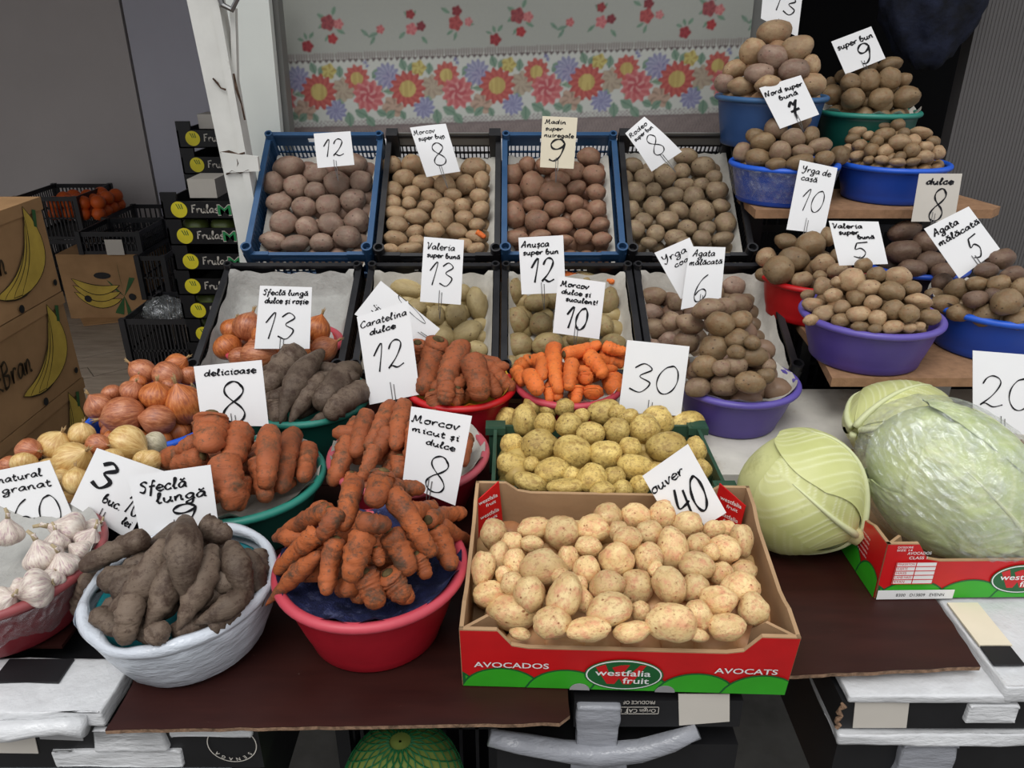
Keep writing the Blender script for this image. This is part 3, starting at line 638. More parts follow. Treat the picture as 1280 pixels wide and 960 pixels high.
def liner(name, key, mat, dz, k, label, ruffle=.006, cat='liner'):
    cx, cy, R, zr = BW[key]; mb = MB(); V = []; n, m = 60, 10
    for i in range(n):
        a = 2*math.pi*i/n
        for j in range(m):
            u = j/(m-1); r = R*k*u; wv = noise.noise(Vector((math.cos(a)*u*4, math.sin(a)*u*4, R*30)))
            edge = ruffle*math.sin(a*9+math.sin(a*4)*2)*u**6
            V.append((cx+r*math.cos(a), cy+r*math.sin(a), zr+dz*(1-u**3)+.008*wv+edge+(.004 if j == m-1 else 0)))
    mb.add(V, [(i*m+j, ((i+1) % n)*m+j, ((i+1) % n)*m+j+1, i*m+j+1) for i in range(n) for j in range(m-1)])
    return tag(obj(name, mb, M[mat], None, Vector((cx, cy, zr)), True), label, cat)
liner('newspaper_liner', 'green', 'newsprint', -.035, .955, 'grey newspaper lining the green bowl of thick carrots')
liner('newspaper_liner', 'pink', 'newsprint', -.035, .955, 'grey newspaper lining the pinkish red bowl of carrots')
liner('net_liner', 'front', 'blue_liner', -.03, .95, 'dark blue speckled net lining the front red bowl')
liner('paper_liner', 'brown', 'yellow_liner', -.03, .95, 'yellow paper lining the bowl of brownish carrots')
liner('bag_liner', 'garlic', 'foil_sheet', -.03, .95, 'white bubbled plastic lining the garlic bowl')
liner('paper_liner', 'tr', 'paper', -.02, .95, 'white paper lining the dark green potato bowl')
liner('paper_liner', 'lb', 'paper', -.012, .99, 'white paper sticking out of the right blue bowl', .008)
liner('paper_liner', 'purple', 'paper', -.03, .93, 'white paper lining the purple bowl below the crates', .002)
liner('paper_liner', 'orange', 'paper', -.03, .95, 'white paper lining the bowl of bright orange carrots')
# ================= SHELVES (right) =================
def shelf(px_poly, z, th, label, y_in):
    poly = px_poly; c = Vector((sum(p[0] for p in poly)/len(poly), sum(p[1] for p in poly)/len(poly), z-th))
    return tag(obj('chipboard_shelf', MB().prism(poly, z-th, z), M['chip'], None, c), label, 'shelf')
s1 = shelf([(.575, 1.83), (1.135, 1.83), (1.175, 1.87), (1.12, 2.20), (.585, 2.03)], 1.167, .02, 'upper chipboard shelf carrying two blue bowls', 0)
s2 = shelf([(.605, 1.335), (1.25, 1.335), (1.25, 1.95), (.665, 1.95), (.632, 1.50)], .954, .018, 'lower chipboard shelf carrying the red, purple and blue bowls', 0)
def mesh_crate(name, x0, x1, y0, y1, z0, z1, mat, label, cat='crate', lat=.03, bottom=True, group=None, rz=0, kind_fill=None):
    o = empty(name, ((x0+x1)/2, (y0+y1)/2, z0), label, cat, group, (0, 0, rz)); w, d, h = x1-x0, y1-y0, z1-z0; t = .006
    def wall(nm, a0, a1, horiz, c):
        mb = MB(); B = (lambda u0, u1, v0, v1: mb.box(u0, u1, c-t/2, c+t/2, v0, v1)) if horiz else (lambda u0, u1, v0, v1: mb.box(c-t/2, c+t/2, u0, u1, v0, v1))
        B(a0, a1, h-.022, h); B(a0, a1, 0, .016); B(a0, a1, h*.5-.004, h*.5+.004)
        k = int((a1-a0)/lat)
        for i in range(k+1):
            u = a0+(a1-a0-.006)*i/k; B(u, u+.006, .016, h-.022)
        obj(nm, mb, M[mat], o, local=True)
    wall('front_wall', -w/2, w/2, True, -d/2); wall('back_wall', -w/2, w/2, True, d/2); wall('side_wall', -d/2, d/2, False, -w/2); wall('side_wall', -d/2, d/2, False, w/2)
    if bottom: obj('base', MB().box(-w/2, w/2, -d/2, d/2, 0, .006), M[mat], o, local=True)
    for sx_ in (-1, 1):
        for sy_ in (-1, 1): obj('corner_post', MB().box(sx_*w/2-.012, sx_*w/2+.012, sy_*d/2-.012, sy_*d/2+.012, .0005, h+.003), M[mat], o, local=True)
    return o
# upturned crates and blocks that carry the shelves
mesh_crate('plastic_crate', .60, .92, 2.0+.21, 2.33, 1.03, 1.255, 'crate_dark', 'dark crate standing behind the upper shelf bowls, left')
mesh_crate('plastic_crate', .66, 1.20, 1.62, 1.93, .7942, .936, 'crate_dark', 'dark crate under the lower shelf')
mesh_crate('plastic_crate', .66, 1.20, 1.96, 2.28, .60, 1.03, 'crate_dark', 'tall dark crate behind the lower shelf')
for a, (x, y, z0, z1, lb) in enumerate(((.70, 2.06, 1.167, 1.283, 'dark block under the topmost blue bowl'), (.93, 2.12, 1.167, 1.253, 'dark block under the dark green bowl'))):
    tag(obj('support_block', MB().box(x-.09, x+.09, y-.02, y+.10, z0, z1), M['crate_dark'], None, Vector((x, y, z0))), lb, 'block')
for x, lb in ((.62, 'dark prop at the left end of the upper shelf'), (1.12, 'dark prop at the right end of the upper shelf')):
    tag(obj('shelf_prop', MB().box(x-.02, x+.02, 1.965, 1.995, .955 if x < 1 else .955, 1.146), M['crate_dark'], None, Vector((x, 1.98, .955))), lb, 'prop')
tag(obj('grey_carton', MB().box(.80, .90, 1.44, 1.60, .846, .935), M['grey_lining'], None, Vector((.85, 1.5, .846))), 'small grey carton between slab and lower shelf', 'box')
# ================= TILTED PLASTIC CRATES =================
CR = {}
def lug(key, cx, yb, zb, L, W, H, th, mat, label, cupmat='cup_black', solid_back=True):
    """back-top edge at (yb, zb); the rim plane slopes down towards the viewer by th"""
    U = Vector((0, math.cos(th), math.sin(th))); N = Vector((0, -math.sin(th), math.cos(th)))
    bt = Vector((cx, yb, zb)); org = bt-U*L-N*H                       # front bottom middle
    o = empty('plastic_crate', org, label, 'crate', rot=(th, 0, 0)); t = .005
    def P_(nm, mb): return obj(nm, mb, M[mat], o, local=True)
    w = W/2
    # side walls: rims, slats
    for s in (-1, 1):
        mb = MB(); x = s*(w-t/2); a, b = x-t/2, x+t/2
        mb.box(min(a, s*w-.012*s), max(b, s*w-.0*s), 0, L, H-.012, H) if False else mb.box(min(s*w, s*(w-.014)), max(s*w, s*(w-.014)), .0, L, H-.008, H)
        mb.box(a, b, 0, L, H-.03, H-.008); mb.box(a, b, 0, L, 0, .014)
        k = int(L/.014)
        for i in range(k): mb.box(a, b, L*i/k, L*i/k+.0065, .014, H-.03)
        P_('side_wall', mb)
    mb = MB(); mb.box(-w, w, 0, .012, H-.03, H-.022); mb.box(-w, w, 0, t, 0, .02)
    k = int(W/.016)
    for i in range(k+1): mb.box(-w+(W-.006)*i/k, -w+(W-.006)*i/k+.006, 0, t, .02, H-.03)
    mb.box(-w, -w+.06, 0, .010, H-.03, H-.002); mb.box(w-.06, w, 0, .010, H-.03, H-.002); mb.box(-w+.06, w-.06, 0, .009, H-.014, H-.004)
    P_('front_wall', mb)
    mb = MB(); y0, y1 = L-t, L; hh = H+.004
    mb.box(-w, w, L-.012, L, hh-.008, hh); mb.box(-w, -.05, y0, y1, hh-.045, hh-.008); mb.box(.05, w, y0, y1, hh-.045, hh-.008)
    mb.box(-.05, .05, y0, y1, hh-.018, hh-.008); mb.box(-.05, .05, y0, y1, hh-.045, hh-.036); mb.box(-w, w, y0, y1, 0, .012)
    k = int(W/.011)
    for i in range(k+1): mb.box(-w+(W-.0035)*i/k, -w+(W-.0035)*i/k+.0035, y0, y1, .012, hh-.045)
    mb.box(-w, w, y0, y1, (hh-.045)*.55, (hh-.045)*.55+.004)
    P_('back_wall', mb)
    mb = MB(); mb.box(-w, w, 0, L, 0, .004); P_('base', mb)
    if key in 'BD':    # raised corner towers with a dull strip between them
        for s in (-1, 1): P_('corner_tower', MB().box(s*(w-.016)-.015, s*(w-.016)+.015, L-.028, L-.002, H-.06, H+.022))
        obj('label_strip', MB().box(-w+.032, w-.032, L-.010, L-.007, H-.030, H+.012), M['grey_frame'], o, local=True)
    for s in (-1, 1):
        for y, big in ((.012, 1), (L-.014, 0)):
            mb = MB(); mb.box(s*(w-.009)-.009, s*(w-.009)+.009, y-.011, y+.011, .0, H-.002)
            c = (s*(w-.010), y, 0); r = .0135 if big else .010; ztop = H+(.016 if big else .014)
            mb.lathe([(r, H-.03), (r, ztop), (r-.004, ztop), (r-.004, H-.02)], 18, c=c)
            p = P_('corner_post', mb)
            if big: pass
    CR[key] = (org, U, N, L, W, H, th); return o
def on_crate(key, x, y, z): org, U, N = CR[key][:3]; return org+Vector((x, 0, 0))+U*y+N*z
T1, T2 = math.radians(38.2), math.radians(26)
def cxY(pxa, py, Y): return at_y(pxa, py, Y).x
lug('A', -.495, 2.14, 1.305, .395, .31, .10, T1, 'crate_blue', 'blue crate of mauve potatoes in the top row, behind card 12')
lug('B', -.180, 2.14, 1.303, .395, .302, .10, T1, 'crate_black', 'black crate of tan potatoes, second in the top row')
lug('C', .125, 2.14, 1.305, .395, .302, .10, T1, 'crate_blue', 'blue crate of reddish potatoes in the top row, behind the cream card 9')
lug('D', .435, 2.14, 1.303, .395, .308, .10, T1, 'crate_black', 'black crate of olive potatoes, rightmost in the top row')
lug('E', -.520, 1.80, 1.045, .34, .325, .09, T2, 'crate_black', 'black crate lined with grey sheet, holding the onion bowl')
lug('F', -.185, 1.80, 1.045, .34, .312, .09, T2, 'crate_black', 'black crate of long yellow potatoes in the second row')
lug('G', .130, 1.80, 1.045, .34, .308, .09, T2, 'crate_black', 'black crate of khaki potatoes in the second row')
lug('H', .450, 1.80, 1.045, .34, .322, .09, T2, 'crate_black', 'black crate of brown potatoes, rightmost in the second row')
# sloping rack boards the crates lie on
for (k0, k1, lb) in (('A', 'D', 'sloping rack board under the top row of crates'), ('E', 'H', 'sloping rack board under the second row of crates')):
    org, U, N, L, W, H, th = CR[k0]; x0 = CR[k0][0].x-.16; x1 = CR[k1][0].x+.16
    o = empty('rack', Vector((0, org.y, TZ)), lb, 'rack')
    O_ = Vector((0, org.y, org.z)); mb = MB()
    v = [O_+Vector((x, 0, 0))+U*y+N*z for z in (-.016, -.001) for y in (0, L) for x in (x0, x1)]
    mb.add(v, [(0, 2, 3, 1), (4, 5, 7, 6), (0, 1, 5, 4), (2, 6, 7, 3), (1, 3, 7, 5), (0, 4, 6, 2)]); obj('board', mb, M['chip'], o)
    for x in (x0+.03, 0, x1-.03):
        for y in (.03, L-.03):
            p = O_+Vector((x, 0, 0))+U*y-N*.02; obj('leg', MB().box(p.x-.015, p.x+.015, p.y-.015, p.y+.015, .8, max(p.z, .803)), M['chip'], o)
tag(obj('white_foam_board', MB().box(-.66, .60, 2.27, 2.30, 1.0, 1.272), M['foam'], None, Vector((0, 2.28, 1.0))), 'white foam board showing through the backs of the top crates', 'board')
def crate_liner(key, mat, label, back=.05, z=.018, side=.9, up=.02):
    lowside = .62 if key in 'ABCD' else .8
    org, U, N, L, W, H, th = CR[key]; mb = MB(); nx, ny = 26, 34; V = []
    for j in range(ny):
        v = j/(ny-1)
        for i in range(nx):
            u = i/(nx-1)*2-1; y = .012+v*(L-.030); x = u*(W/2-.016)
            zz = z+max(0, abs(u)-.86)/.14*(H-z-.002)*lowside+max(0, v-.9)/.1*(H-z+up)
            wv = noise.noise(Vector((x*30, y*30, org.x*9)))*.006;  inner = (1-max(0, abs(u)-.86)/.14)*(1-max(0, v-.9)/.1)
            V.append(org+Vector((x, 0, 0))+U*(y-.004*(v > .9)+ (wv*.4 if v < .95 else -abs(wv)*.3))+N*min(zz+wv*(1 if inner > .5 else .8)+.004*math.sin(i*1.1+j*.7)*(1-inner), H+up+.01))
    mb.add(V, [(j*nx+i, j*nx+i+1, (j+1)*nx+i+1, (j+1)*nx+i) for j in range(ny-1) for i in range(nx-1)])
    return tag(obj('paper_liner', mb, M[mat], None, org+U*L*.5, True), label, 'liner')
crate_liner('A', 'paper', 'white paper lining the blue crate of mauve potatoes', up=-.068)
crate_liner('B', 'paper', 'white paper lining the crate of tan potatoes', up=-.066)
crate_liner('C', 'paper', 'white paper lining the blue crate of reddish potatoes', up=-.068)
crate_liner('D', 'paper', 'wrinkled paper lining the crate of olive potatoes', up=-.050)
crate_liner('E', 'foil_sheet', 'grey white sheet lining the crate behind the onions', z=.03, up=-.006)
crate_liner('F', 'paper', 'cream paper lining the crate of long yellow potatoes', up=-.010)
crate_liner('G', 'paper', 'white paper lining the crate of khaki potatoes', up=-.014)
crate_liner('H', 'paper', 'grey paper lining the crate of brown potatoes', up=-.010)
# green crate of muddy new potatoes
GX0, GX1, GY0, GY1 = -.03, .338, 1.045, 1.255
g = mesh_crate('plastic_crate', GX0, GX1, GY0, GY1, TZ+.001, .895, 'crate_green', 'green plastic crate of muddy new potatoes', 'crate', .012)
for sx_ in (-1, 1):
    for sy_ in (-1, 1): obj('corner_lug', MB().box(sx_*.184-.018, sx_*.184+.018, sy_*.105-.016, sy_*.105+.016, .082, .096), M['crate_green'], g, local=True)
# ================= VEGETABLES =================
def potato_mesh(name, seed, mat, knob=.0):
    bm = bmesh.new(); bmesh.ops.create_icosphere(bm, subdivisions=3, radius=1)
    for v in bm.verts:
        p = v.co.copy(); n = noise.noise(p*1.1+Vector((seed*5.1, 0, 0)))*.13+noise.noise(p*2.4+Vector((0, seed*3.3, 0)))*.05
        if knob: n += knob*noise.noise(p*1.7+Vector((3, seed, 1)))
        q = p.copy(); q.x = math.copysign(abs(p.x)**.93, p.x); v.co = q*(.97+n)
    for k in range(5):   # shallow eyes
        d = Vector((math.sin(seed*3+k*2.4), math.cos(seed*2+k*1.7), math.sin(seed+k*4.1))).normalized()
        for v in bm.verts:
            a = v.co.normalized().dot(d)
            if a > .965: v.co *= 1-.05*(a-.965)/.035
    me = bpy.data.meshes.new(name); bm.to_mesh(me); bm.free(); me.materials.append(mat)
    me.polygons.foreach_set('use_smooth', [True]*len(me.polygons)); return me
GAPK = 1
PM = {k: [potato_mesh('potato', i+len(k), P[k], .10 if k == 'washed' else .03) for i in range(6)] for k in P}
RX = Vector((1, 0, 0)); RU = Vector((0, SP, CP)); RF = Vector((0, CP, -SP))
def heights(kind, args):
    if kind == 'plane':    # org, N, offset along the normal
        org, N, h = args; return lambda p: (p-org).dot(N)-h
    cx, cy, R, z0, H, pw = args
    def g(p):
        r = math.hypot(p.x-cx, p.y-cy)/R; return p.z-(z0+(H*(1-r**pw) if r < 1 else -(r-1)*R*1.2))
    return g
def hit(g, px, py, t0=.5, t1=5):
    d = ray(px, py); best = None
    t = t0; pv = g(CAM+d*t)
    while t < t1:
        t2 = t+.006; v = g(CAM+d*t2)
        if v <= 0: return t+.006*pv/(pv-v+1e-9)
        if best is None or v < best[0]: best = (v, t2)
        t, pv = t2, v
    return best[1]
def auto_H(key, top, H=None):
    cx, cy, R, zr = BW[key]; p = at_y(top[0], top[1], cy); return max(.015, p.z-zr)
ORD = ['first', 'second', 'third', 'fourth', 'fifth', 'sixth', 'seventh', 'eighth', 'ninth', 'tenth', 'eleventh', 'twelfth', 'thirteenth', 'fourteenth', 'fifteenth', 'sixteenth', 'seventeenth', 'eighteenth']
def place_labels(items, ys, xs, hs):
    """row / position words that single out each item of a pile"""
    n = len(items); order = sorted(range(n), key=lambda i: ys[i]); rows = []; mh = sorted(hs)[n//2]
    for i in order:
        if rows and ys[i]-ys[rows[-1][0]] < mh*.72: rows[-1].append(i)
        else: rows.append([i])
    out = {}
    for r, row in enumerate(rows):
        row.sort(key=lambda i: xs[i]); R_ = len(rows)
        rn = 'top row' if r == 0 else ('bottom row' if r == R_-1 else ORD[r]+' row down')
        for j, i in enumerate(row):
            if len(row) == 1: pn = 'alone in'
            elif j == len(row)-1: pn = 'rightmost in'
            elif j == 0: pn = 'leftmost in'
            else: pn = ORD[j]+' from left in'
            out[i] = pn+' '+rn
    return out
def solve(prev, pts, radii, g, deep, out_, push=.5, slack=.86):
    """pts: pixels along one item; slide the whole item along the view rays until it just clears what lies behind it"""
    base = [hit(g, x, y) for x, y in pts]; best = None
    for k in range(15):
        cs = []
        for (x, y), t, r in zip(pts, base, radii):
            rw = r*t/FPX; s = (deep+(out_-deep)*k/14)*rw; tt = t+s; cs.append((CAM+ray(x, y)*tt, r*tt/FPX))
        pen = 0
        for c, r in cs:
            for q, s_ in prev:
                pen = max(pen, (r+s_)*slack-(c-q).length)
        if best is None or pen < best[0]-1e-4: best = (pen, cs)
        if pen <= 0: break
    prev.extend(best[1]); return best[1]
def potatoes(name, cat, variants, items, g, adj, where, group, deep=.8, out_=-.5, mats=None):
    prev = []; its = sorted(items, key=lambda t: t[1]); rnd = random.Random(len(items)*13+int(items[0][0]))
    lab = place_labels(its, [t[1] for t in its], [t[0] for t in its], [t[3] for t in its])
    areas = sorted(t[2]*t[3] for t in its); big, small = areas[int(len(areas)*.75)], areas[int(len(areas)*.25)]
    for i, it in enumerate(its):
        x, y, a, b = it[:4]; ang = math.radians(it[4]) if len(it) > 4 else math.radians(rnd.uniform(-14, 14))
        gk = {'new potato': 1.12}.get(cat, 1.06); a *= gk; b *= gk
        (c, r), = solve(prev, [(x, y)], [math.sqrt(a*b)/2], g, deep, out_)
        o = bpy.data.objects.new(name, rnd.choice(PM[variants[rnd.randrange(len(variants))]])); sc.collection.objects.link(o)
        k = r/(math.sqrt(a*b)/2); sz = (a/2*k, b/2*k, math.sqrt(a*b)/2*k*rnd.uniform(.88, 1.02))
        e1 = RX*math.cos(ang)-RU*math.sin(ang); e2 = RX*math.sin(ang)+RU*math.cos(ang); e3 = e1.cross(e2)
        s1_, s2_ = rnd.choice((1, -1)), rnd.choice((1, -1))
        Mx = Matrix((e1*s1_, e2*s2_, e3*s1_*s2_)).transposed()
        o.rotation_euler = Mx.to_euler(); o.location = c; o.scale = sz
        ar = it[2]*it[3]; szw = 'big ' if ar >= big else ('small ' if ar <= small else '')
        tag(o, f'{szw}{adj}, {lab[i]}, {where}', cat, group)
    return prev
def buried(name, variant, pts, rad, label, cat='potato'):
    """the hidden layer that fills a pile: joined, nobody could count it"""
    src = PM[variant][0]; vs = np.array([v.co[:] for v in src.vertices]); fs = [tuple(p.vertices) for p in src.polygons]; mb = MB(); rnd = random.Random(5)
    for p in pts:
        r = rad*rnd.uniform(.85, 1.1); mb.add([(p.x+a*r*1.1, p.y+b*r, p.z+c*r) for a, b, c in vs], fs)
    c = sum(pts, Vector())/len(pts); o = obj(name, mb, P[variant] if variant in P else None, None, c, True)
    return tag(o, label, cat, kind='stuff')
def fill_crate(key, variant, rad, z, label):
    org, U, N, L, W, H, th = CR[key]; pts = []; st = rad*1.95; ny = int((L-.05)/st); nx = int((W-.045)/st)
    for j in range(ny):
        for i in range(nx): pts.append(org+Vector((-W/2+.024+rad+(W-.05-2*rad)*i/max(1, nx-1), 0, 0))+U*(.022+rad+(L-.06-2*rad)*j/max(1, ny-1))+N*z)
    buried('buried_potatoes', variant, pts, rad, label)
def fill_bowl(key, variant, rad, H, label, drop=1.5, name='buried_potatoes', pw=2, cat='potato'):
    cx, cy, R, zr = BW[key]; pts = []; st = rad*1.9
    for lay in range(6):
        z = zr-rad*.5+lay*st*.75
        k = 1-(z+rad*drop-zr)/max(H, .001)
        if lay and k <= .02: break
        Rl = (R-.012-rad) if lay == 0 else (R-.01)*k**(1/pw)-rad*.4
        m = int(Rl/st)+1
        for a in range(-m, m+1):
            for b in range(-m, m+1):
                x = (a+.5*(b % 2))*st; y = b*st*.87
                if math.hypot(x, y) <= Rl: pts.append(Vector((cx+x, cy+y, z)))
    if pts: buried(name, variant, pts, rad, label, cat)
def crate_plane(key, h): org, U, N = CR[key][:3]; return heights('plane', (org, N, h))
def bowl_dome(key, H, pw=2.2, dz=0, k=.97): cx, cy, R, zr = BW[key]; return heights('dome', (cx, cy, R*k, zr+dz, H, pw))
A = [(360,209,37,28),(395,217,30,24),(440,206,38,28),(341,229,27,27),(370,233,30,28),(394,239,26,22),(422,230,33,31),(451,227,27,28),(349,254,32,24),(380,259,30,26),(410,257,30,28),(441,251,32,29),(355,278,33,30),(384,284,30,25),(414,280,31,28),(446,276,30,30),(342,301,34,22),(370,304,36,20),(402,303,29,22),(434,296,34,27)]
Bq = [(490,206,23,22),(515,205,26,24),(505,223,27,22),(530,229,27,21),(556,231,27,24),(582,231,25,24),(592,210,31,26),(602,226,19,23),(565,219,22,16),(492,238,24,22),(514,242,22,20),(540,246,27,18),(566,244,22,17),(599,246,24,20),(491,254,23,20),(511,254,18,16),(532,259,20,16),(556,257,24,20),(577,258,21,20),(601,262,22,22),(495,267,27,19),(521,271,30,20),(553,272,26,30),(580,273,23,20),(596,281,22,16),(496,281,28,21),(519,290,22,18),(542,288,26,20),(571,289,28,20),(596,296,27,16),(494,298,29,20),(521,302,22,16),(512,311,30,16),(489,312,21,14),(580,306,20,17),(595,311,22,16)]
Cq = [(736,196,28,23),(659,206,20,21),(640,219,26,27),(682,208,24,20),(718,214,25,24),(742,219,28,24),(700,224,24,19),(666,232,33,33),(691,240,33,26),(720,235,24,19),(745,241,23,21),(639,241,23,22),(666,256,27,21),(693,261,25,21),(717,254,24,22),(746,262,24,23),(642,269,28,33),(671,276,29,28),(700,283,32,22),(726,274,27,23),(750,281,24,19),(644,297,30,20),(675,295,27,16),(729,296,22,20),(752,299,24,18),(705,300,22,14)]
Dq = [(791,207,24,20),(857,196,29,21),(879,209,29,26),(782,223,19,20),(805,222,23,22),(831,221,28,26),(852,214,22,19),(893,222,21,18),(855,231,23,17),(876,231,20,17),(794,240,28,26),(817,238,20,18),(841,245,26,21),(867,246,27,25),(896,239,28,24),(788,262,22,23),(818,259,27,26),(849,263,25,20),(877,266,31,29),(901,258,22,18),(804,276,24,20),(834,275,26,22),(859,285,24,19),(884,286,21,18),(907,279,27,26),(793,287,24,23),(820,292,23,22),(844,298,27,21),(877,298,24,20),(903,299,28,18),(811,304,20,15),(855,303,20,14)]
Fq = [(510,361,42,24),(596,380,26,42),(521,384,26,20),(545,395,24,26),(570,394,28,30),(583,416,42,26,-30),(597,437,26,22),(555,420,26,24),(579,366,20,22),(495,380,24,22),(560,372,22,22),(533,414,24,20),(578,438,22,18)]
Gq = [(640,364,28,34),(671,378,31,22),(645,402,33,35),(676,405,29,29),(692,374,22,24),(731,350,30,22),(761,377,24,36),(756,407,22,28),(648,432,35,32),(684,430,38,28),(766,429,30,24),(638,454,18,20),(722,424,28,18),(706,402,24,24),(731,380,26,24),(734,406,24,22)]
Hq = [(816,371,33,24),(812,391,31,22),(816,411,38,25),(844,378,20,22),(916,358,28,28),(923,380,34,26),(925,404,30,24),(838,400,22,22),(836,425,26,20),(812,434,28,20),(870,366,26,22),(893,366,24,22)]
potatoes('mauve_potato', 'potato', ['mauve'], A, crate_plane('A', .078), 'mauve potato', 'crate behind card 12', 'potatoes in the left blue crate')
potatoes('tan_potato', 'potato', ['tan'], Bq, crate_plane('B', .080), 'tan potato', 'second top crate', 'potatoes in the second top crate')
potatoes('reddish_potato', 'potato', ['red'], Cq, crate_plane('C', .078), 'reddish potato', 'crate behind cream card', 'potatoes in the third top crate')
potatoes('olive_potato', 'potato', ['olive'], Dq, crate_plane('D', .080), 'olive potato', 'rightmost top crate', 'potatoes in the rightmost top crate')
potatoes('yellow_potato', 'potato', ['yellow'], Fq, crate_plane('F', .062), 'long yellow potato', 'second row crate', 'long yellow potatoes')
potatoes('khaki_potato', 'potato', ['khaki'], Gq, crate_plane('G', .062), 'khaki potato', 'second row crate', 'khaki potatoes')
potatoes('brown_potato', 'potato', ['brown', 'mauve'], Hq, crate_plane('H', .062), 'brown potato', 'crate behind purple bowl', 'potatoes in the lower right crate')
for k, v, r, lb in (('A', 'mauve', .026, 'mauve'), ('B', 'tan', .022, 'tan'), ('C', 'red', .024, 'reddish'), ('D', 'olive', .022, 'olive'), ('F', 'yellow', .024, 'long yellow'), ('G', 'khaki', .026, 'khaki'), ('H', 'brown', .024, 'brown')):
    fill_crate(k, v, r*.88, .024 if k in 'ABCD' else .022, f'lower layer of {lb} potatoes glimpsed between the upper ones in their crate')
PU = [(886,386,40,26),(862,405,34,24),(900,405,36,30),(840,402,24,24),(859,427,32,30),(894,436,38,35),(881,458,33,28),(877,464,36,28),(905,481,34,28),(872,484,32,24),(906,384,28,24),(923,425,31,28),(940,446,38,26),(919,457,30,26),(937,478,36,28),(961,458,18,18),(957,470,22,20),(940,428,20,18),(926,400,26,24),(850,452,24,24),(845,470,24,24),(920,440,22,18),(902,460,24,20)]
TL = [(968,41,40,30),(941,64,32,32),(965,71,38,28),(996,61,39,32),(919,87,30,22),(949,92,34,24),(992,88,38,26),(1013,82,22,26),(905,104,26,22),(927,108,34,21),(961,105,32,21),(1016,106,34,26),(990,108,26,18)]
TR = [(1082,84,28,20),(1112,81,32,18),(1063,103,25,22),(1085,101,26,28),(1111,99,28,26),(1130,100,18,18),(1052,96,16,16),(1041,118,26,24),(1067,123,28,24),(1101,123,30,24),(1133,121,34,26),(1038,104,14,14)]
ML = [(1000,152,27,22),(970,160,28,25),(944,170,22,19),(953,178,30,23),(992,173,30,23),(1014,170,20,23),(975,190,27,25),(928,190,22,24),(947,198,30,23),(1003,190,26,18),(1025,182,30,18),(971,206,27,16),(1000,203,32,20),(1030,199,25,20),(1050,194,22,24)]
MR = [(1077,164,30,17),(1104,157,22,14),(1122,157,18,16),(1130,167,15,14),(1151,166,27,14),(1105,169,25,18),(1066,174,19,14),(1075,182,19,15),(1096,177,16,14),(1125,178,27,19),(1142,176,18,16),(1167,177,17,13),(1157,184,18,14),(1140,188,19,18),(1089,188,18,17),(1107,189,19,16),(1172,191,19,17),(1155,196,24,15),(1125,196,17,13),(1071,195,19,13),(1102,200,17,11),(1086,200,14,10),(1122,203,20,10),(1141,202,18,10),(1060,187,14,14),(1086,170,14,12)]
RE = [(983,302,28,20),(1013,306,36,31),(1035,296,18,24),(991,324,36,30),(958,322,24,24),(974,338,38,35),(1029,330,30,24),(1002,350,28,20),(1046,320,16,18),(1046,338,24,18),(955,343,20,18)]
DK = [(1130,289,42,24),(1158,303,34,28),(1129,315,40,30),(1162,327,32,26),(1140,337,36,24),(1180,340,28,24)]
LP = [(1079,332,22,18),(1065,351,34,29),(1096,343,23,19),(1122,346,33,25),(1086,360,27,21),(1114,365,33,25,25),(1140,360,23,18),(1028,358,21,24),(1041,370,22,19),(1046,352,14,13),(1025,345,17,14),(1070,373,20,19),(1091,378,21,19),(1149,376,32,18),(1010,369,17,14),(1017,381,26,18),(1053,384,21,18),(1031,392,28,22),(1073,393,28,21),(1117,387,28,24),(1137,392,25,22),(1161,396,29,20),(1097,398,22,21),(1051,401,22,18),(1075,409,22,14),(1094,411,18,12),(1116,409,26,17),(1136,410,18,13),(1148,408,16,12),(1014,400,20,14)]
LB = [(1250,324,36,25),(1232,338,28,20),(1267,343,30,20),(1222,355,25,19),(1249,355,28,22),(1197,361,31,24),(1178,353,24,22),(1181,380,36,23),(1219,374,28,22),(1259,378,35,33),(1200,391,33,22),(1232,395,33,28),(1271,401,32,24),(1167,369,22,18),(1276,360,24,24),(1240,370,22,20)]
def heap(key, name, cat, variants, items, adj, where, group, rfill, top=None, pw=2.2, sub=0, fillv=None):
    t = top or min(items, key=lambda q: q[1]); H = auto_H(key, (t[0], t[1]))
    g = bowl_dome(key, H, pw)
    potatoes(name, cat, variants, items, g, adj, where, group, .7, -.5)
    fill_bowl(key, fillv or variants[0], rfill, H, f'lower layer of {adj.replace("potato","potatoes")} glimpsed between the upper ones, {where}', cat=cat)
heap('purple', 'brown_potato', 'potato', ['brown', 'dull'], PU, 'dull brown potato', 'purple bowl below crates', 'potatoes in the purple bowl below the crates', .024)
heap('tl', 'tan_potato', 'potato', ['tan', 'mauve'], TL, 'tan potato', 'topmost blue bowl', 'potatoes in the topmost bowl', .026)
heap('tr', 'dull_potato', 'potato', ['dull'], TR, 'dull brown potato', 'dark green bowl', 'potatoes in the dark green bowl', .022)
heap('ml', 'dull_potato', 'potato', ['dull', 'brown'], ML, 'dull brown potato', 'left bowl of upper shelf', 'potatoes in the left bowl of the upper shelf', .022)
heap('mr', 'small_potato', 'potato', ['dull', 'tan'], MR, 'little potato', 'right bowl of upper shelf', 'small potatoes in the right bowl of the upper shelf', .015)
heap('dk', 'dark_potato', 'potato', ['dark'], DK, 'dusky potato', 'back of lower shelf', 'dusky potatoes at the back of the lower shelf', .026)
heap('red', 'tan_potato', 'potato', ['dull', 'tan'], RE, 'tan brown potato', 'bright red bowl', 'potatoes in the bright red bowl', .024)
heap('lp', 'small_potato', 'potato', ['dull', 'tan'], LP, 'small brown potato', 'purple bowl on shelf', 'small potatoes in the purple bowl on the shelf', .017)
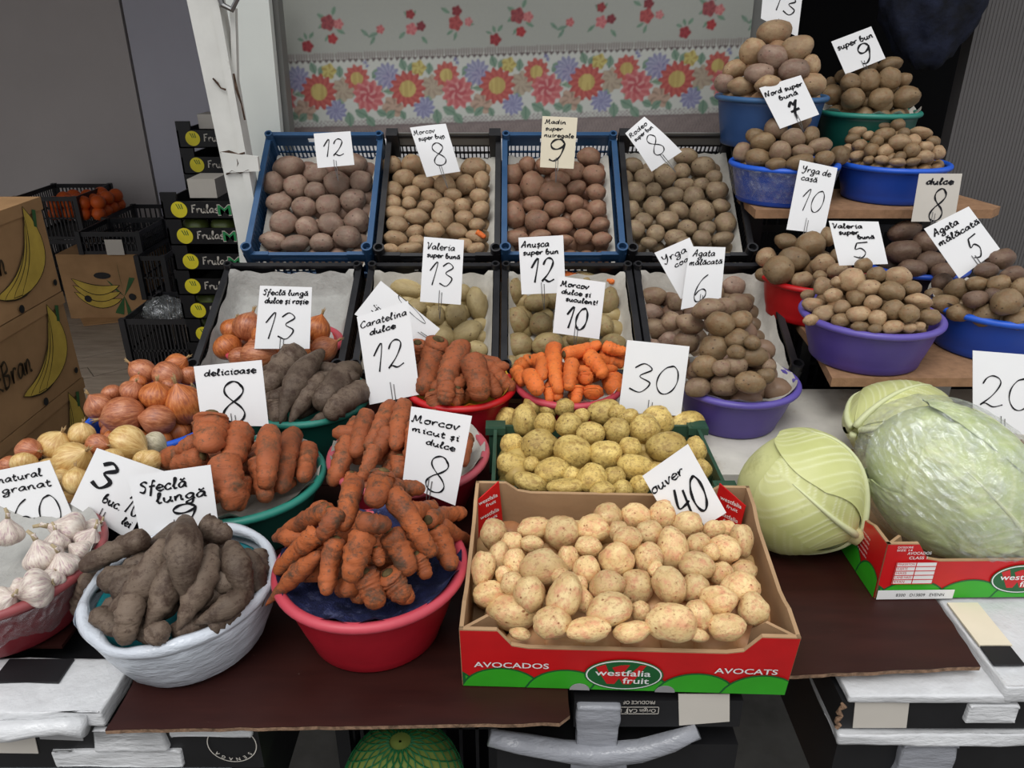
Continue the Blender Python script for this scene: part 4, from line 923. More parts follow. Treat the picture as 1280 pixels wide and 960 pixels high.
heap('lb', 'round_potato', 'potato', ['dull', 'dark'], LB, 'round brown potato', 'right edge blue bowl', 'potatoes in the blue bowl at the right edge', .023)
# boxes of new potatoes
AV = [(604,711,28,42),(622,699,26,42),(617,668,32,36),(640,680,28,28),(664,680,28,20),(679,709,53,42),(644,703,28,32),(702,666,44,40),(710,700,24,34),(733,714,34,36),(735,684,32,26),(771,700,42,40),(784,673,34,28),(810,699,34,40),(841,687,38,50),(873,681,30,28),(870,708,42,34),(611,742,38,30),(640,730,28,28),(662,742,38,40),(644,764,64,46),(706,746,40,54,15),(759,731,40,34),(796,733,40,38),(837,732,38,48,-20),(868,735,34,34),(730,750,22,30),(762,763,56,38),(801,765,24,26),(839,778,60,44),(872,770,34,36),(690,779,46,38),(735,787,52,28),(790,790,44,24),(872,794,26,16),(650,792,26,14),(668,660,40,26),(741,660,38,32),(760,645,34,30),(773,664,24,24),(796,645,36,30),(828,643,30,34),(812,666,30,28),(860,655,36,30),(892,662,26,22),(906,687,38,34),(927,676,26,40),(901,717,28,28),(929,714,32,26),(926,735,44,38),(898,752,42,36),(941,761,36,38),(908,784,44,30),(890,690,20,20),(908,662,26,22),(630,718,20,20),(722,730,24,20),(820,712,20,20),(884,776,20,20),(700,720,22,20)]
_ad = heights('dome', (.1375, .87, .25, TZ+.062, .055, 2.6))
AVF = lambda p: _ad(p)-.14*max(0, p.y-.73)
potatoes('washed_new_potato', 'new potato', ['washed'], AV, AVF, 'pale new potato', 'front red box', 'pale new potatoes in the front box', .7, -.5)
pts = [Vector((-.03+.048*i+(.02 if j % 2 else 0), .765+.042*j, TZ+.035+.006*j)) for i in range(8) for j in range(5)]+[Vector((-.005+.048*i, .79+.045*j, TZ+.068+.007*j)) for i in range(7) for j in range(4)]
buried('buried_new_potatoes', 'washed', pts, .024, 'lower layer of pale new potatoes glimpsed between the upper ones, front red box', 'new potato')
GN = [(633,526,24,34),(655,525,30,38),(667,507,24,24),(686,512,20,22),(706,510,23,23),(682,530,27,27),(711,532,30,29),(727,520,20,18),(755,515,38,30),(738,542,32,29),(771,538,32,30),(785,521,24,20),(806,537,36,36),(822,525,36,34),(857,531,42,34),(640,557,26,30),(673,557,44,38),(717,566,46,40,25),(757,568,37,34),(787,560,28,26),(794,584,40,31),(834,560,48,38),(869,562,24,32),(641,581,37,29),(690,590,41,34,-20),(715,595,22,22),(740,599,35,38),(768,597,28,26),(663,604,42,24,20),(707,609,42,22),(753,612,30,20),(778,612,25,23),(800,608,24,26),(877,586,22,24),(664,580,20,18),(825,592,30,26),(850,584,26,24),(772,516,22,20)]
g = heights('dome', (.154, 1.15, .22, .875, .065, 2.6))
potatoes('muddy_new_potato', 'new potato', ['new'], GN, g, 'muddy yellow potato', 'green crate', 'muddy new potatoes in the green crate', .7, -.4)
pts = [Vector((GX0+.03+.044*i, GY0+.03+.042*j, .855)) for i in range(8) for j in range(4)]+[Vector((GX0+.04+.044*i, GY0+.045+.042*j, .89)) for i in range(7) for j in range(3)]
buried('buried_new_potatoes', 'new', pts, .022, 'lower layer of muddy new potatoes glimpsed between the upper ones, green crate', 'new potato')
# ---- carrots and radishes: (thick end x,y, tip x,y, width px) ----
def root_profile(kind, u):
    if kind == 'carrot':
        s = min(1, (u/.07))**.5; return (.72+.28*s)*(1-.32*u**1.6)*(1 if u < .86 else max(.18, math.sqrt(max(0, 1-((u-.86)/.145)**2))))
    if kind == 'blunt': s = min(1, u/.12)**.5; return (.6+.4*s)*(1.02-.24*u)*(1 if u < .76 else max(.22, math.sqrt(max(0, 1-((u-.76)/.25)**2))))
    if kind == 'end': s = min(1, u/.3)**.5; return (.5+.5*s)*(1 if u < .6 else max(.35, math.sqrt(max(0, 1-((u-.6)/.42)**2))))
    s = math.sin(min(1, u/.34)*math.pi/2); t = 1-.0*u
    return max(.07, (.38+.62*s)*(1 if u < .38 else (1-((u-.38)/.64)**1.5)))      # radish with a thin tail
def roots(name, cat, items, g, mat, adj, where, group, kind='carrot', deep=.9, out_=-1.4, crown=True):
    prev = []; rnd = random.Random(len(items)); xs = [(t[0]+t[2])/2 for t in items]; ys = [(t[1]+t[3])/2 for t in items]
    lab = place_labels(items, ys, xs, [26]*len(items))
    for i, it in enumerate(items):
        x0, y0, x1, y1, wd = it[:5]; kd = it[5] if len(it) > 5 else kind; ns = 7; bend = (rnd.uniform(-.05, .05) if kd != 'radish' else rnd.uniform(-.10, .10))
        if len(it) > 6: bend = it[6]
        L_ = math.hypot(x1-x0, y1-y0); nx, ny = -(y1-y0)/L_, (x1-x0)/L_; px = []; rd = []
        for k in range(ns):
            u = k/(ns-1); b = bend*L_*math.sin(u*math.pi); px.append((x0+(x1-x0)*u+nx*b, y0+(y1-y0)*u+ny*b)); rd.append(max(2.0, wd/2*root_profile(kd, u)))
        cs = solve(prev, px, rd, g, deep, out_, slack=.80)
        # smooth the centre line and keep the real length sane
        P0 = [c for c, r in cs]
        for _ in range(2): P0 = [P0[0]]+[(P0[k-1]+P0[k]*2+P0[k+1])/4 for k in range(1, ns-1)]+[P0[-1]]
        sc_ = sum(r for c, r in cs)/sum(rd)
        m = 22; cen = []; rad = []
        for k in range(m):
            u = k/(m-1); f = u*(ns-1); a = min(int(f), ns-2); q = f-a
            pa, pb, pc, pd = P0[max(a-1, 0)], P0[a], P0[a+1], P0[min(a+2, ns-1)]
            cen.append(.5*((2*pb)+(pc-pa)*q+(2*pa-5*pb+4*pc-pd)*q*q+(3*pb-pa-3*pc+pd)*q**3))
            ring = 1+.09*noise.noise(Vector((u*9, i*3.1, 2)))+.03*math.sin(u*40+i)*(u < .9)
            rad.append(wd/2*root_profile(kd, u)*sc_*ring*1.04)
        mid = cen[m//2]; o = obj(name, MB().tube(cen, rad, 14, True, .22 if kd != 'radish' else .16, i+wd), M[mat], None, mid, True)
        if crown and kd != 'radish':
            d = (cen[0]-cen[1]).normalized(); r0 = rad[0]
            cr_ = obj('crown', MB().tube([cen[0]-d*.001, cen[0]+d*r0*.18, cen[0]+d*r0*.30], [r0*.80, r0*.55, r0*.22], 10), M['butt'], o, mid, True)
        tag(o, f'{adj}, {lab[i]}, {where}', cat, group)
    return prev
CF = [(548,655,592,680,22),(543,660,565,712,28),(535,650,582,641,22),(510,640,547,632,24,'blunt'),(520,692,534,722,22),(482,612,531,611,23,'blunt'),
      (470,684,476,706,16,'end'),(455,715,472,758,34,'blunt'),(484,716,508,748,34,'blunt'),(405,632,342,674,20),(412,638,346,674,24),
      (400,692,332,757,24,'radish',.02),(392,672,345,716,26),(398,665,375,688,26,'blunt'),(422,640,402,672,25,'blunt'),(421,672,408,744,26,'blunt'),
      (455,664,438,728,34,'blunt'),(486,664,512,719,32,'blunt'),(452,652,485,656,27,'blunt'),(443,602,428,662,29,'blunt'),(490,616,540,696,29),(480,588,464,634,33,'blunt')]
def cheap_roots_fill(key, mat, rad, label, n=16, cat='carrot', zoff=0.0, H=.03):
    cx, cy, R, zr = BW[key]; rnd = random.Random(n); mb = MB()
    for i in range(n):
        a = rnd.uniform(0, math.pi); r = R*.55*math.sqrt(rnd.random()); b = rnd.uniform(0, 6.28); c = Vector((cx+r*math.cos(b), cy+r*math.sin(b), zr+zoff+rnd.uniform(-.005, H))); d = Vector((math.cos(a), math.sin(a), rnd.uniform(-.08, .08)))*R*.42
        mb.tube([c-d, c-d*.8, c, c+d*.8, c+d], [rad*.5, rad, rad, rad*.8, rad*.3], 10, True, .1, i)
    tag(obj('buried_roots', mb, M[mat], None, Vector((cx, cy, zr)), True), label, cat, kind='stuff')
roots('muddy_carrot', 'carrot', CF, bowl_dome('front', auto_H('front', (475, 610)), 1.7), 'carrot_muddy', 'muddy carrot', 'front red bowl', 'muddy carrots in the front red bowl')
cheap_roots_fill('front', 'carrot_muddy', .013, 'muddy carrots hidden deep in the front red bowl', 16, H=.04)
CP_ = [(455,592,460,612,24,'end'),(500,570,498,596,22),(585,545,580,582,16),(450,525,425,566,22),(436,548,414,608,25,'blunt'),(468,560,452,600,20),(486,535,463,578,23,'blunt'),(458,518,442,572,25,'blunt'),(505,505,494,563,24,'blunt'),(488,508,459,562,25),(520,530,512,575,24),(540,520,545,565,26),(440,590,438,606,18,'end')]
roots('brown_carrot', 'carrot', CP_, bowl_dome('pink', auto_H('pink', (495, 515)), 1.7), 'carrot_brown', 'dusty orange carrot', 'pinkish bowl', 'carrots in the pinkish red bowl')
cheap_roots_fill('pink', 'carrot_brown', .013, 'dusty carrots hidden deep in the pinkish red bowl', 16, H=.035)
CB = [(522,428,520,455,20),(600,456,642,490,26),(540,488,546,512,24,'end'),(572,484,566,507,24,'end'),(590,448,600,502,33,'blunt'),(548,424,528,492,34,'blunt'),(577,432,555,488,30,'blunt'),(606,470,622,496,22),(560,478,556,505,22,'end')]
roots('brown_carrot', 'carrot', CB, bowl_dome('brown', auto_H('brown', (560, 435)), 1.7), 'carrot_brown', 'brownish carrot', 'bowl right of tall card', 'carrots in the bowl beside the tall card')
cheap_roots_fill('brown', 'carrot_brown', .013, 'brownish carrots hidden deep in the bowl beside the tall card', 12, H=.04)
CO = [(748,440,782,448,17),(705,443,752,430,18),(755,432,784,440,16),(740,450,780,455,18),(680,450,643,458,19),(765,468,770,490,26,'end'),(645,462,656,480,18),(661,468,674,492,23,'blunt'),(722,482,719,504,16),(686,485,687,502,14),(678,450,678,476,17,'blunt'),(731,466,732,476,19,'end'),(741,482,741,496,24,'end'),(735,443,757,472,21,'blunt'),(715,452,712,488,19),(692,432,699,492,21),(664,448,640,468,18)]
roots('orange_carrot', 'carrot', CO, bowl_dome('orange', auto_H('orange', (715, 440)), 1.7), 'carrot_bright', 'bright orange carrot', 'bowl behind green crate', 'bright orange carrots behind the green crate')
cheap_roots_fill('orange', 'carrot_bright', .011, 'bright carrots hidden deep in the bowl behind the green crate', 12, H=.03)
CG = [(226,568,202,578,28,'end'),(245,552,226,566,24,'blunt'),(254,570,216,584,28,'blunt'),(302,596,298,636,24),(278,574,291,638,38,'blunt'),(322,572,333,626,28),(385,560,378,600,26,'blunt'),(366,543,352,615,27),(338,540,333,612,30),(303,534,288,584,35,'blunt'),(265,516,261,566,42,'blunt'),(240,560,232,572,24,'end')]
roots('thick_carrot', 'carrot', CG, bowl_dome('green', auto_H('green', (290, 535)), 1.7), 'carrot_brown', 'thick dusty carrot', 'green bowl with newspaper', 'thick carrots in the green bowl')
cheap_roots_fill('green', 'carrot_brown', .016, 'thick carrots hidden deep in the green bowl', 9, H=.02)
BR = [(345,498,348,528,26,'blunt'),(375,440,332,488,38,'blunt',.05),(440,500,384,530,24,'radish',-.05),(404,470,362,530,30,'radish',.05),(455,486,408,522,30,'blunt',.05),(440,462,398,512,34,'blunt',.06),(402,440,350,530,30,'radish',.10)]
roots('long_radish', 'radish', BR, bowl_dome('radish', auto_H('radish', (400, 455)), 1.8), 'radish', 'long grey black radish', 'green bowl', 'long black radishes in the green bowl', 'radish', crown=False)
cheap_roots_fill('radish', 'radish', .016, 'black radishes hidden deep in the green bowl', 12, 'radish', H=.04)
BR = [(150,768,195,800,30,'blunt'),(215,792,268,770,26,'blunt'),(262,785,305,758,26,'blunt'),(122,768,150,792,26,'blunt'),(116,722,96,768,28,'blunt'),(252,655,286,672,30,'blunt'),(205,784,190,798,28,'end'),(165,750,155,802,34,'blunt'),(284,722,248,760,32,'radish'),(312,738,242,780,30,'radish'),(322,690,330,720,22,'blunt'),(306,688,328,758,30,'radish'),(288,680,316,756,36,'radish',.04),(266,684,220,790,38,'radish',-.04),(180,674,100,712,29,'blunt'),(214,700,178,792,37,'radish',-.09),(206,676,118,778,46,'radish',-.16),(232,650,231,752,44,'radish',.02)]
roots('black_radish', 'radish', BR, bowl_dome('wrapped', auto_H('wrapped', (232, 665)), 1.8), 'radish', 'black radish', 'white wrapped bowl', 'black radishes in the wrapped bowl', 'radish', crown=False)
cheap_roots_fill('wrapped', 'radish', .018, 'black radishes hidden deep in the white wrapped bowl', 30, 'radish', H=.035)
roots('stray_carrot', 'carrot', [(752,348,768,353,9),(706,343,728,347,9),(596,290,607,297,7)], lambda p: min(crate_plane('G', .06)(p), crate_plane('B', .085)(p)) if p.y > 1.83 else crate_plane('G', .06)(p), 'carrot_bright', 'small bright carrot end', 'among potatoes', 'stray carrot ends among the crated potatoes', deep=0, out_=-1)
# ---- onions ----
def onion_mesh(seed, mat, squash=.90, neck=.15):
    prof = [(0, -squash)]
    for k in range(1, 15):
        a = -math.pi/2+math.pi*k/15; r = math.cos(a); z = math.sin(a)*squash
        if a > .75: z += neck*((a-.75)/.8)**2; r *= 1-.12*(a-.75)
        prof.append((r, z))
    prof += [(.10, squash+neck*.95), (.07, squash+neck*1.35), (0, squash+neck*1.35)]
    mb = MB().lathe(prof, 24, wob=lambda a, j: 1+.02*math.sin(5*a+seed)+.02*math.sin(3*a+seed*2))
    return mb.mesh('onion', M[mat], None, True)
def neck_mesh():
    mb = MB(); rnd = random.Random(2)
    for k in range(4):
        a = k*1.57; mb.tube([(0, 0, .98), (.05*math.cos(a), .05*math.sin(a), 1.22), (.13*math.cos(a), .13*math.sin(a), 1.40+.05*k)], [.09, .05, .012], 6)
    return mb.mesh('neck', M['onion_dry'], None, True)
NK = neck_mesh(); OM = {k: [onion_mesh(s, k) for s in range(3)] for k in ('onion_brown', 'onion_pink', 'onion_pale', 'onion_white')}
def onions(items, g, mats, adj, where, group, nm='onion'):
    prev = []; its = sorted(items, key=lambda t: t[1]); rnd = random.Random(len(items)*7)
    lab = place_labels(its, [t[1] for t in its], [t[0] for t in its], [t[3] for t in its])
    for i, it in enumerate(its):
        x, y, a, b = it[:4]; na = math.radians(it[4]) if len(it) > 4 else rnd.uniform(0, 6.28)
        (c, r), = solve(prev, [(x, y)], [math.sqrt(a*b)/2], g, .7, -.5)
        mk = it[5] if len(it) > 5 else mats[rnd.randrange(len(mats))]
        o = bpy.data.objects.new(nm, rnd.choice(OM[mk])); sc.collection.objects.link(o)
        ax = (RX*math.cos(na)+RU*math.sin(na)-RF*rnd.uniform(-.5, .6)).normalized(); x_ = ax.cross(RF if abs(ax.dot(RF)) < .9 else RX).normalized(); y_ = ax.cross(x_)
        o.rotation_euler = Matrix((x_, y_, ax)).transposed().to_euler(); o.location = c; k = r*1.10
        el = a/max(b, 1); o.scale = (k, k, k*min(1.2, max(.9, el if abs(math.cos(na)) > .6 else 1/el)))
        n_ = link(bpy.data.objects.new('neck', NK), o)
        tag(o, f'{adj}, {lab[i]}, {where}', 'onion', group)
    return prev
ON = [(178,465,32,26),(209,469,36,28),(220,456,30,22),(236,470,26,22),(165,489,29,26,60),(195,495,39,35,80,'onion_brown'),(140,491,26,20),(124,508,32,32,120,'onion_pink'),(155,519,48,38,190,'onion_pink'),(198,525,44,28,170,'onion_pink'),(230,506,38,48,100,'onion_brown'),(212,482,20,16),(173,477,22,16)]
onions(ON, bowl_dome('onion', auto_H('onion', (205, 478)), 2.2), ['onion_brown', 'onion_pink'], 'brown onion', 'blue bowl', 'brown onions in the blue bowl')
fill_onions = []
WN = [(102,542,30,28,70),(70,557,44,34),(90,576,46,38,30),(159,554,44,38,-20),(192,556,30,32,-20,'onion_white'),(36,563,32,24,0,'onion_pink'),(30,579,36,24),(122,556,30,22,0,'onion_pink'),(95,602,30,32),(78,600,24,30),(178,573,26,18),(12,582,26,20,0,'onion_pink'),(140,575,28,24),(60,588,30,26),(190,575,24,22)]
def wide_dome():   # the pale onions spill over a bowl and a second heap beside it
    g1 = bowl_dome('pale', auto_H('pale', (100, 560)), 2.2, k=1.25); return g1
onions(WN, wide_dome(), ['onion_pale'], 'pale onion', 'heap behind card 3', 'pale onions behind the cards')
EN = [(311,409,36,36,80),(284,434,32,32),(323,444,46,30,0,'onion_pink'),(290,412,26,26),(396,413,30,34,70),(404,437,34,26),(375,445,28,28),(350,440,28,26),(330,420,28,28),(368,420,28,28),(300,447,30,20,0,'onion_pink')]
onions(EN, bowl_dome('redonion', .06, 2.4, k=1.02), ['onion_brown', 'onion_pink'], 'orange brown onion', 'bowl in lined crate', 'onions in the paper lined crate')
def bury_onions(key, mk, rad, H, label, ext=1.0):
    cx, cy, R, zr = BW[key]; mb = MB(); src = OM[mk][0]; rnd = random.Random(8); vs = [v.co.copy() for v in src.vertices]; fs = [tuple(p.vertices) for p in src.polygons]
    st = rad*1.85; m = int(R*ext/st)+1
    for lay in range(2):
        for a in range(-m, m+1):
            for b in range(-m, m+1):
                x = (a+.5*(b % 2)+.3*lay)*st; y = b*st*.87; rr = math.hypot(x, y)
                if rr < (R*ext-rad)*(1-.35*lay):
                    z = zr-rad*.45+lay*H*.55; k = rad*rnd.uniform(.9, 1.1); q = Matrix.Rotation(rnd.uniform(0, 6), 3, Vector((rnd.uniform(-1, 1), rnd.uniform(-1, 1), .3)))
                    mb.add([Vector((cx+x, cy+y, z))+(q @ v)*k for v in vs], fs)
    tag(obj('buried_onions', mb, M[mk], None, Vector((cx, cy, zr)), True), label, 'onion', kind='stuff')
bury_onions('onion', 'onion_brown', .022, .05, 'brown onions hidden deep in the blue bowl')
bury_onions('pale', 'onion_pale', .020, .035, 'pale onions hidden deep behind the price cards', 1.0)
bury_onions('redonion', 'onion_pink', .022, .03, 'onions hidden deep in the bowl of the lined crate')
# ---- garlic ----
def garlic_mesh(seed):
    prof = [(0, -.62)]
    for k in range(1, 13):
        a = -math.pi/2+math.pi*.93*k/13; r = math.cos(a); z = math.sin(a)*.66
        if a > .5: z += .35*((a-.5)/.9)**1.6; r *= 1-.28*(a-.5)
        prof.append((max(r, .12), z))
    prof += [(.13, 1.05), (.10, 1.3), (.13, 1.42), (0, 1.42)]
    lobes = 7+seed % 2
    return MB().lathe(prof, 56, wob=lambda a, j: (1+.11*abs(math.sin(lobes*a/2+seed))-.06 if 1 < j < 13 else 1)+.02*math.sin(3*a+seed)).mesh('garlic_bulb', M['garlic'], None, True)
GM = [garlic_mesh(s) for s in range(3)]; stm = MB().tube([(0, 0, 1.05), (.06, 0, 1.4), (.2, .05, 1.7)], [.15, .11, .09], 8).mesh('dry_stalk', M['garlic_dry'], None, True)
rtm = MB(); 
for k in range(9): rtm.tube([(0, 0, -.58), (.10*math.cos(k*.7), .10*math.sin(k*.7), -.70), (.2*math.cos(k*.7), .2*math.sin(k*.7), -.74)], [.04, .03, .01], 4)
rtm = rtm.mesh('root_tuft', M['garlic_dry'], None, True)
GA = [(8,668,32,34,80),(5,752,34,28,30),(48,735,48,34,200),(55,697,38,38,110),(80,708,30,34,100),(88,664,44,36,160),(110,676,30,26,60),(66,722,26,24,250),(100,690,26,24,140),(28,738,28,26,20),(70,680,28,26,100),(118,662,24,24,40)]
g = bowl_dome('garlic', .045, 2.4, dz=-.012); prev = []; its = sorted(GA, key=lambda t: t[1]); lab = place_labels(its, [t[1] for t in its], [t[0] for t in its], [26]*len(its)); rnd = random.Random(6)
for i, (x, y, a, b, an) in enumerate(its):
    (c, r), = solve(prev, [(x, y)], [math.sqrt(a*b)/2], g, .5, -.5); o = bpy.data.objects.new('garlic_bulb', GM[i % 3]); sc.collection.objects.link(o); an = math.radians(an)
    ax = (RX*math.cos(an)+RU*math.sin(an)-RF*rnd.uniform(-.2, .5)).normalized(); x_ = ax.cross(RF).normalized(); y_ = ax.cross(x_)
    o.rotation_euler = Matrix((x_, y_, ax)).transposed().to_euler(); o.location = c; k = r*1.22; o.scale = (k, k, k)
    link(bpy.data.objects.new('dry_stalk', stm), o); link(bpy.data.objects.new('root_tuft', rtm), o)
    tag(o, f'white garlic bulb, {lab[i]}, wine red bowl', 'garlic', 'garlic bulbs in the wine red bowl')
# ---- cabbages ----
def cabbage(loc, ax, up, sx_, sy_, sz_, leaves, mat, label, stalk=True, crk=0.0):
    """pole (stalk) points along ax; sizes are the half axes across, across and along ax"""
    ax = Vector(ax).normalized(); x_ = Vector(up).cross(ax).normalized(); y_ = ax.cross(x_); rot = Matrix((x_, y_, ax)).transposed()
    root = empty('cabbage', loc, label, 'cabbage', rot=rot.to_euler())
    def sp(t, a, r):   # t angle from the stalk pole
        z = math.cos(t); s = math.sin(t); pull = 1+.10*max(0, math.cos(t))**6
        q = 1+.03*noise.noise(Vector((math.cos(a)*s, math.sin(a)*s, z))*1.6)
        return (sx_*s*math.cos(a)*r*q, sy_*s*math.sin(a)*r*q, sz_*z*r*q*pull)
    mb = MB(); n, m = 40, 24
    V = [sp(math.pi*(j+.02)/(m-.96), 2*math.pi*i/n, .97) for i in range(n) for j in range(m)]
    mb.add(V, [(i*m+j, ((i+1) % n)*m+j, ((i+1) % n)*m+j+1, i*m+j+1) for i in range(n) for j in range(m-1)]); obj('head', mb, M[mat], root, local=True, smooth=True)
    for k, (a0, wid, ln, lift) in enumerate(leaves):
        nu, nv = 60, 72; V = []; VN = []; mb = MB()
        for i in range(nu):
            u = i/(nu-1)*2-1
            for j in range(nv):
                v = j/(nv-1); t = .10+(ln-.10)*v
                shape = wid*min(1, (.45+1.1*v))*math.sqrt(max(.02, 1-max(0, (v-.62)/.40)**2)); a = a0+u*shape+.06*math.sin(v*3+k)
                rib = .020*math.exp(-(u*shape*math.sin(t)/.035)**2)*(1-v*.75)
                side = 0
                for q in range(1, 12):   # side veins branching off the midrib
                    vv = q/12; d = (v-vv)-abs(u)*.30-.02*math.sin(q*2+k); side = max(side, .0065*math.exp(-(d/.009)**2)*(1-abs(u)*.7)*(u*u > .002))
                und = .010*noise.noise(Vector((u*3, v*4, k*3.3)))
                ed = max(abs(u), v)
                r = 1.0+.006*k+lift*.008+rib+side*1.3+und*(.4+v)+crk*(abs(noise.noise(Vector((u*5+k, v*9, 2))))-.15)+(.006*max(0, ed-.9)/.1); VN.append(min(1, side/.0065*.8+rib/.02*.9))
                V.append(sp(t, a, r))
        mb.add(V, [(i*nv+j, (i+1)*nv+j, (i+1)*nv+j+1, i*nv+j+1) for i in range(nu-1) for j in range(nv-1)]); lo = obj('leaf', mb, M[mat], root, local=True, smooth=True); la = lo.data.attributes.new('vein', 'FLOAT', 'POINT'); la.data.foreach_set('value', VN)
        mb = MB(); pts = [sp(.08+(ln*.8-.08)*j/20, a0+.06*math.sin(j/20*.8*3+k), 1.004+.007*k+lift*.02+.012*(1-j/20)) for j in range(21)]
        mb.tube(pts, [.0055*(1-j/21)+.0008 for j in range(21)], 8); obj('midrib', mb, M['vein'], root, local=True, smooth=True)
    if stalk:
        p = Vector(sp(.0, 0, 1.0)); obj('stalk', MB().tube([p*.9, p*1.05, p*1.13, p*1.14], [.02, .015, .0135, .010], 14), M['stem'], root, local=True, smooth=True)
    return root
c1 = at_y(996, 617, 1.02)
cab1 = cabbage((c1.x, 1.02, .901), (.74, -.50, -.40), (0, 0, 1), .088, .101, .090, [(.4, 1.15, 2.1, 0), (2.6, 1.2, 2.2, 0), (-1.8, 1.2, 2.2, 0), (-.35, 1.0, 2.3, .5), (1.5, .95, 2.5, .6)], 'cabbage', 'pale green cabbage standing on the dark board, leftmost of three')
c2 = at_y(1120, 548, 1.235)
cab2 = cabbage((c2.x, 1.235, .916), (-.75, -.45, .1), (0, 0, 1), .082, .068, .116, [(.5, 1.1, 2.2, 0), (2.7, 1.2, 2.2, 0), (-1.7, 1.2, 2.2, 0), (1.5, 1.0, 2.5, .5)], 'cabbage', 'pale cabbage lying on the slab, mostly hidden behind the wrapped one', False)
c3 = at_y(1190, 598, 1.0)
cab3 = cabbage((c3.x, 1.0, .931), (.75, -.35, -.60), (0, 0, 1), .098, .104, .134, [(.4, 1.2, 2.3, 0), (2.6, 1.2, 2.3, 0), (-1.8, 1.2, 2.3, 0), (-.4, 1.0, 2.4, .5), (1.2, .9, 2.5, .7)], 'cabbage_in', 'large cabbage wrapped in clear film, lying in the right red box', False, .05)
bm = bmesh.new(); bmesh.ops.create_icosphere(bm, subdivisions=6, radius=1)
for v in bm.verts:
    p = v.co.copy(); n = noise.noise(p*3.0)*.018+noise.noise(Vector((p.x*5, p.y*14, p.z*5)))*.014+noise.noise(Vector((p.x*16+3, p.y*6, p.z*16)))*.010+.008*noise.noise(p*22)
    v.co = Vector((p.x*.1035, p.y*.110, p.z*.142))*(1.06+n)
me = bpy.data.meshes.new('cling_film'); bm.to_mesh(me); bm.free(); me.materials.append(M['film']); me.polygons.foreach_set('use_smooth', [True]*len(me.polygons)); link(bpy.data.objects.new('cling_film', me), cab3)
# brown scar marks on the front cabbage
# ================= PRINTED CARTONS =================
def decal(parent, name, fr, poly, mat, n=.0006, th=.0004):
    return obj(name, MB().prism(poly, n, n+th, fr), M[mat], parent)
def ell(cx, cy, a, b, n=36): return [(cx+a*math.cos(2*math.pi*k/n), cy+b*math.sin(2*math.pi*k/n)) for k in range(n)]
def carton(loc, rz, W, D, Hc, Hm, label, rx=0.0):
    """shallow fruit carton; corners Hc high, middles Hm; front face at local y=0"""
    o = empty('fruit_carton', loc, label, 'box', rot=(rx, 0, rz)); t = .005
    M0 = Matrix.Translation(Vector(loc)) @ Matrix.Rotation(rz, 4, 'Z') @ Matrix.Rotation(rx, 4, 'X')
    def FR(O, U, N): return (M0 @ Vector(O), (M0.to_3x3() @ Vector(U)).normalized(), None, (M0.to_3x3() @ Vector(N)).normalized())
    def fr_(O, U, N): a = FR(O, U, N); return (a[0], a[1], a[3].cross(a[1]), a[3])
    def fo(name, mb, mat): 
        inv = M0.inverted(); mb.v = [tuple(inv @ Vector(p)) for p in mb.v]; return obj(name, mb, M[mat], o, local=True)
    h1, h2 = Hc, Hm; s = .062
    def outline(W_, hm): return [(0, 0), (W_, 0), (W_, h1), (W_-s*.72, h1), (W_-s, hm+.004), (W_-s-.02, hm), (s+.02, hm), (s, hm+.004), (s*.72, h1), (0, h1)]
    walls = (('front_panel', (0, 0, 0), (1, 0, 0), (0, -1, 0), W, h2), ('back_panel', (W, D, 0), (-1, 0, 0), (0, 1, 0), W, h2+.012), ('side_panel', (0, D, 0), (0, -1, 0), (-1, 0, 0), D, h1-.01), ('side_panel', (W, 0, 0), (0, 1, 0), (1, 0, 0), D, h1-.01))
    frs = []
    for nm, O, U, N, W_, hm in walls:
        fr = fr_(O, U, N); frs.append(fr); fo(nm, MB().prism(outline(W_, hm), -t, 0, fr), 'cardboard')
    fo('base', MB().prism([(0, 0), (W, 0), (W, D), (0, D)], 0, .004, (M0 @ Vector((0, 0, 0)), M0.to_3x3() @ Vector((1, 0, 0)), M0.to_3x3() @ Vector((0, 1, 0)), M0.to_3x3() @ Vector((0, 0, 1)))), 'cardboard')
    for cx_, sg in ((0, 1), (W, -1)):       # folded corner flaps
        for cy_, sgy in ((0, 1), (D, -1)):
            fr = fr_((cx_+sg*.006, cy_+sgy*.006, 0), (sg*.75, sgy*.66, 0), (.66, -.75*sg*sgy, 0))
            fo('corner_flap', MB().prism([(0, .01), (.05, .01), (.05, h1*.72), (.035, h1*.93), (0, h1*.97)], -.002, .002, fr), 'cardboard')
    def band(fr, W_, hm, nm='print_band'):
        g_ = hm*.47
        ol = outline(W_, hm); red = [(x+(.0008 if x < W_/2 else -.0008), max(y, .001)-(0.0015 if y > .01 else 0)) for x, y in ol]
        fo(nm, MB().prism(red, .0003, .0006, fr), 'red_print')
        k = 5; wd = W_/k*1.0
        dk = MB(); gr = MB()
        for i in range(-1, k+1):     # overlapping green hills
            cx = (i+.62)*wd; R = wd*.86
            for mbx, dr, z in ((dk, .0026, .0007+.00022*(i+2)), (gr, 0, .0008+.00022*(i+2))):
                pl = [(cx+(R*.72+dr)*math.cos(a), -.010+(g_+.010+dr)*math.sin(a)) for a in [math.pi*j/20 for j in range(21)]]
                out = []
                for a, b in pl:
                    if -.001 < a < W_+.001: out.append((min(max(a, .001), W_-.001), max(b, .001)))
                xs_ = [p[0] for p in out]
                if len(out) > 3:
                    if min(xs_) < .004 or max(xs_) > W_-.004: pass
                    out = [(max(out, key=lambda p: p[0])[0], .001)]+out+[(min(out, key=lambda p: p[0])[0], .001)]
                    mbx.prism(out, z, z+.0001, fr)
        fo('hill_outline', dk, 'dkgreen_print'); fo('green_hills', gr, 'green_print')
    return o, frs, band, fo, fr_, outline
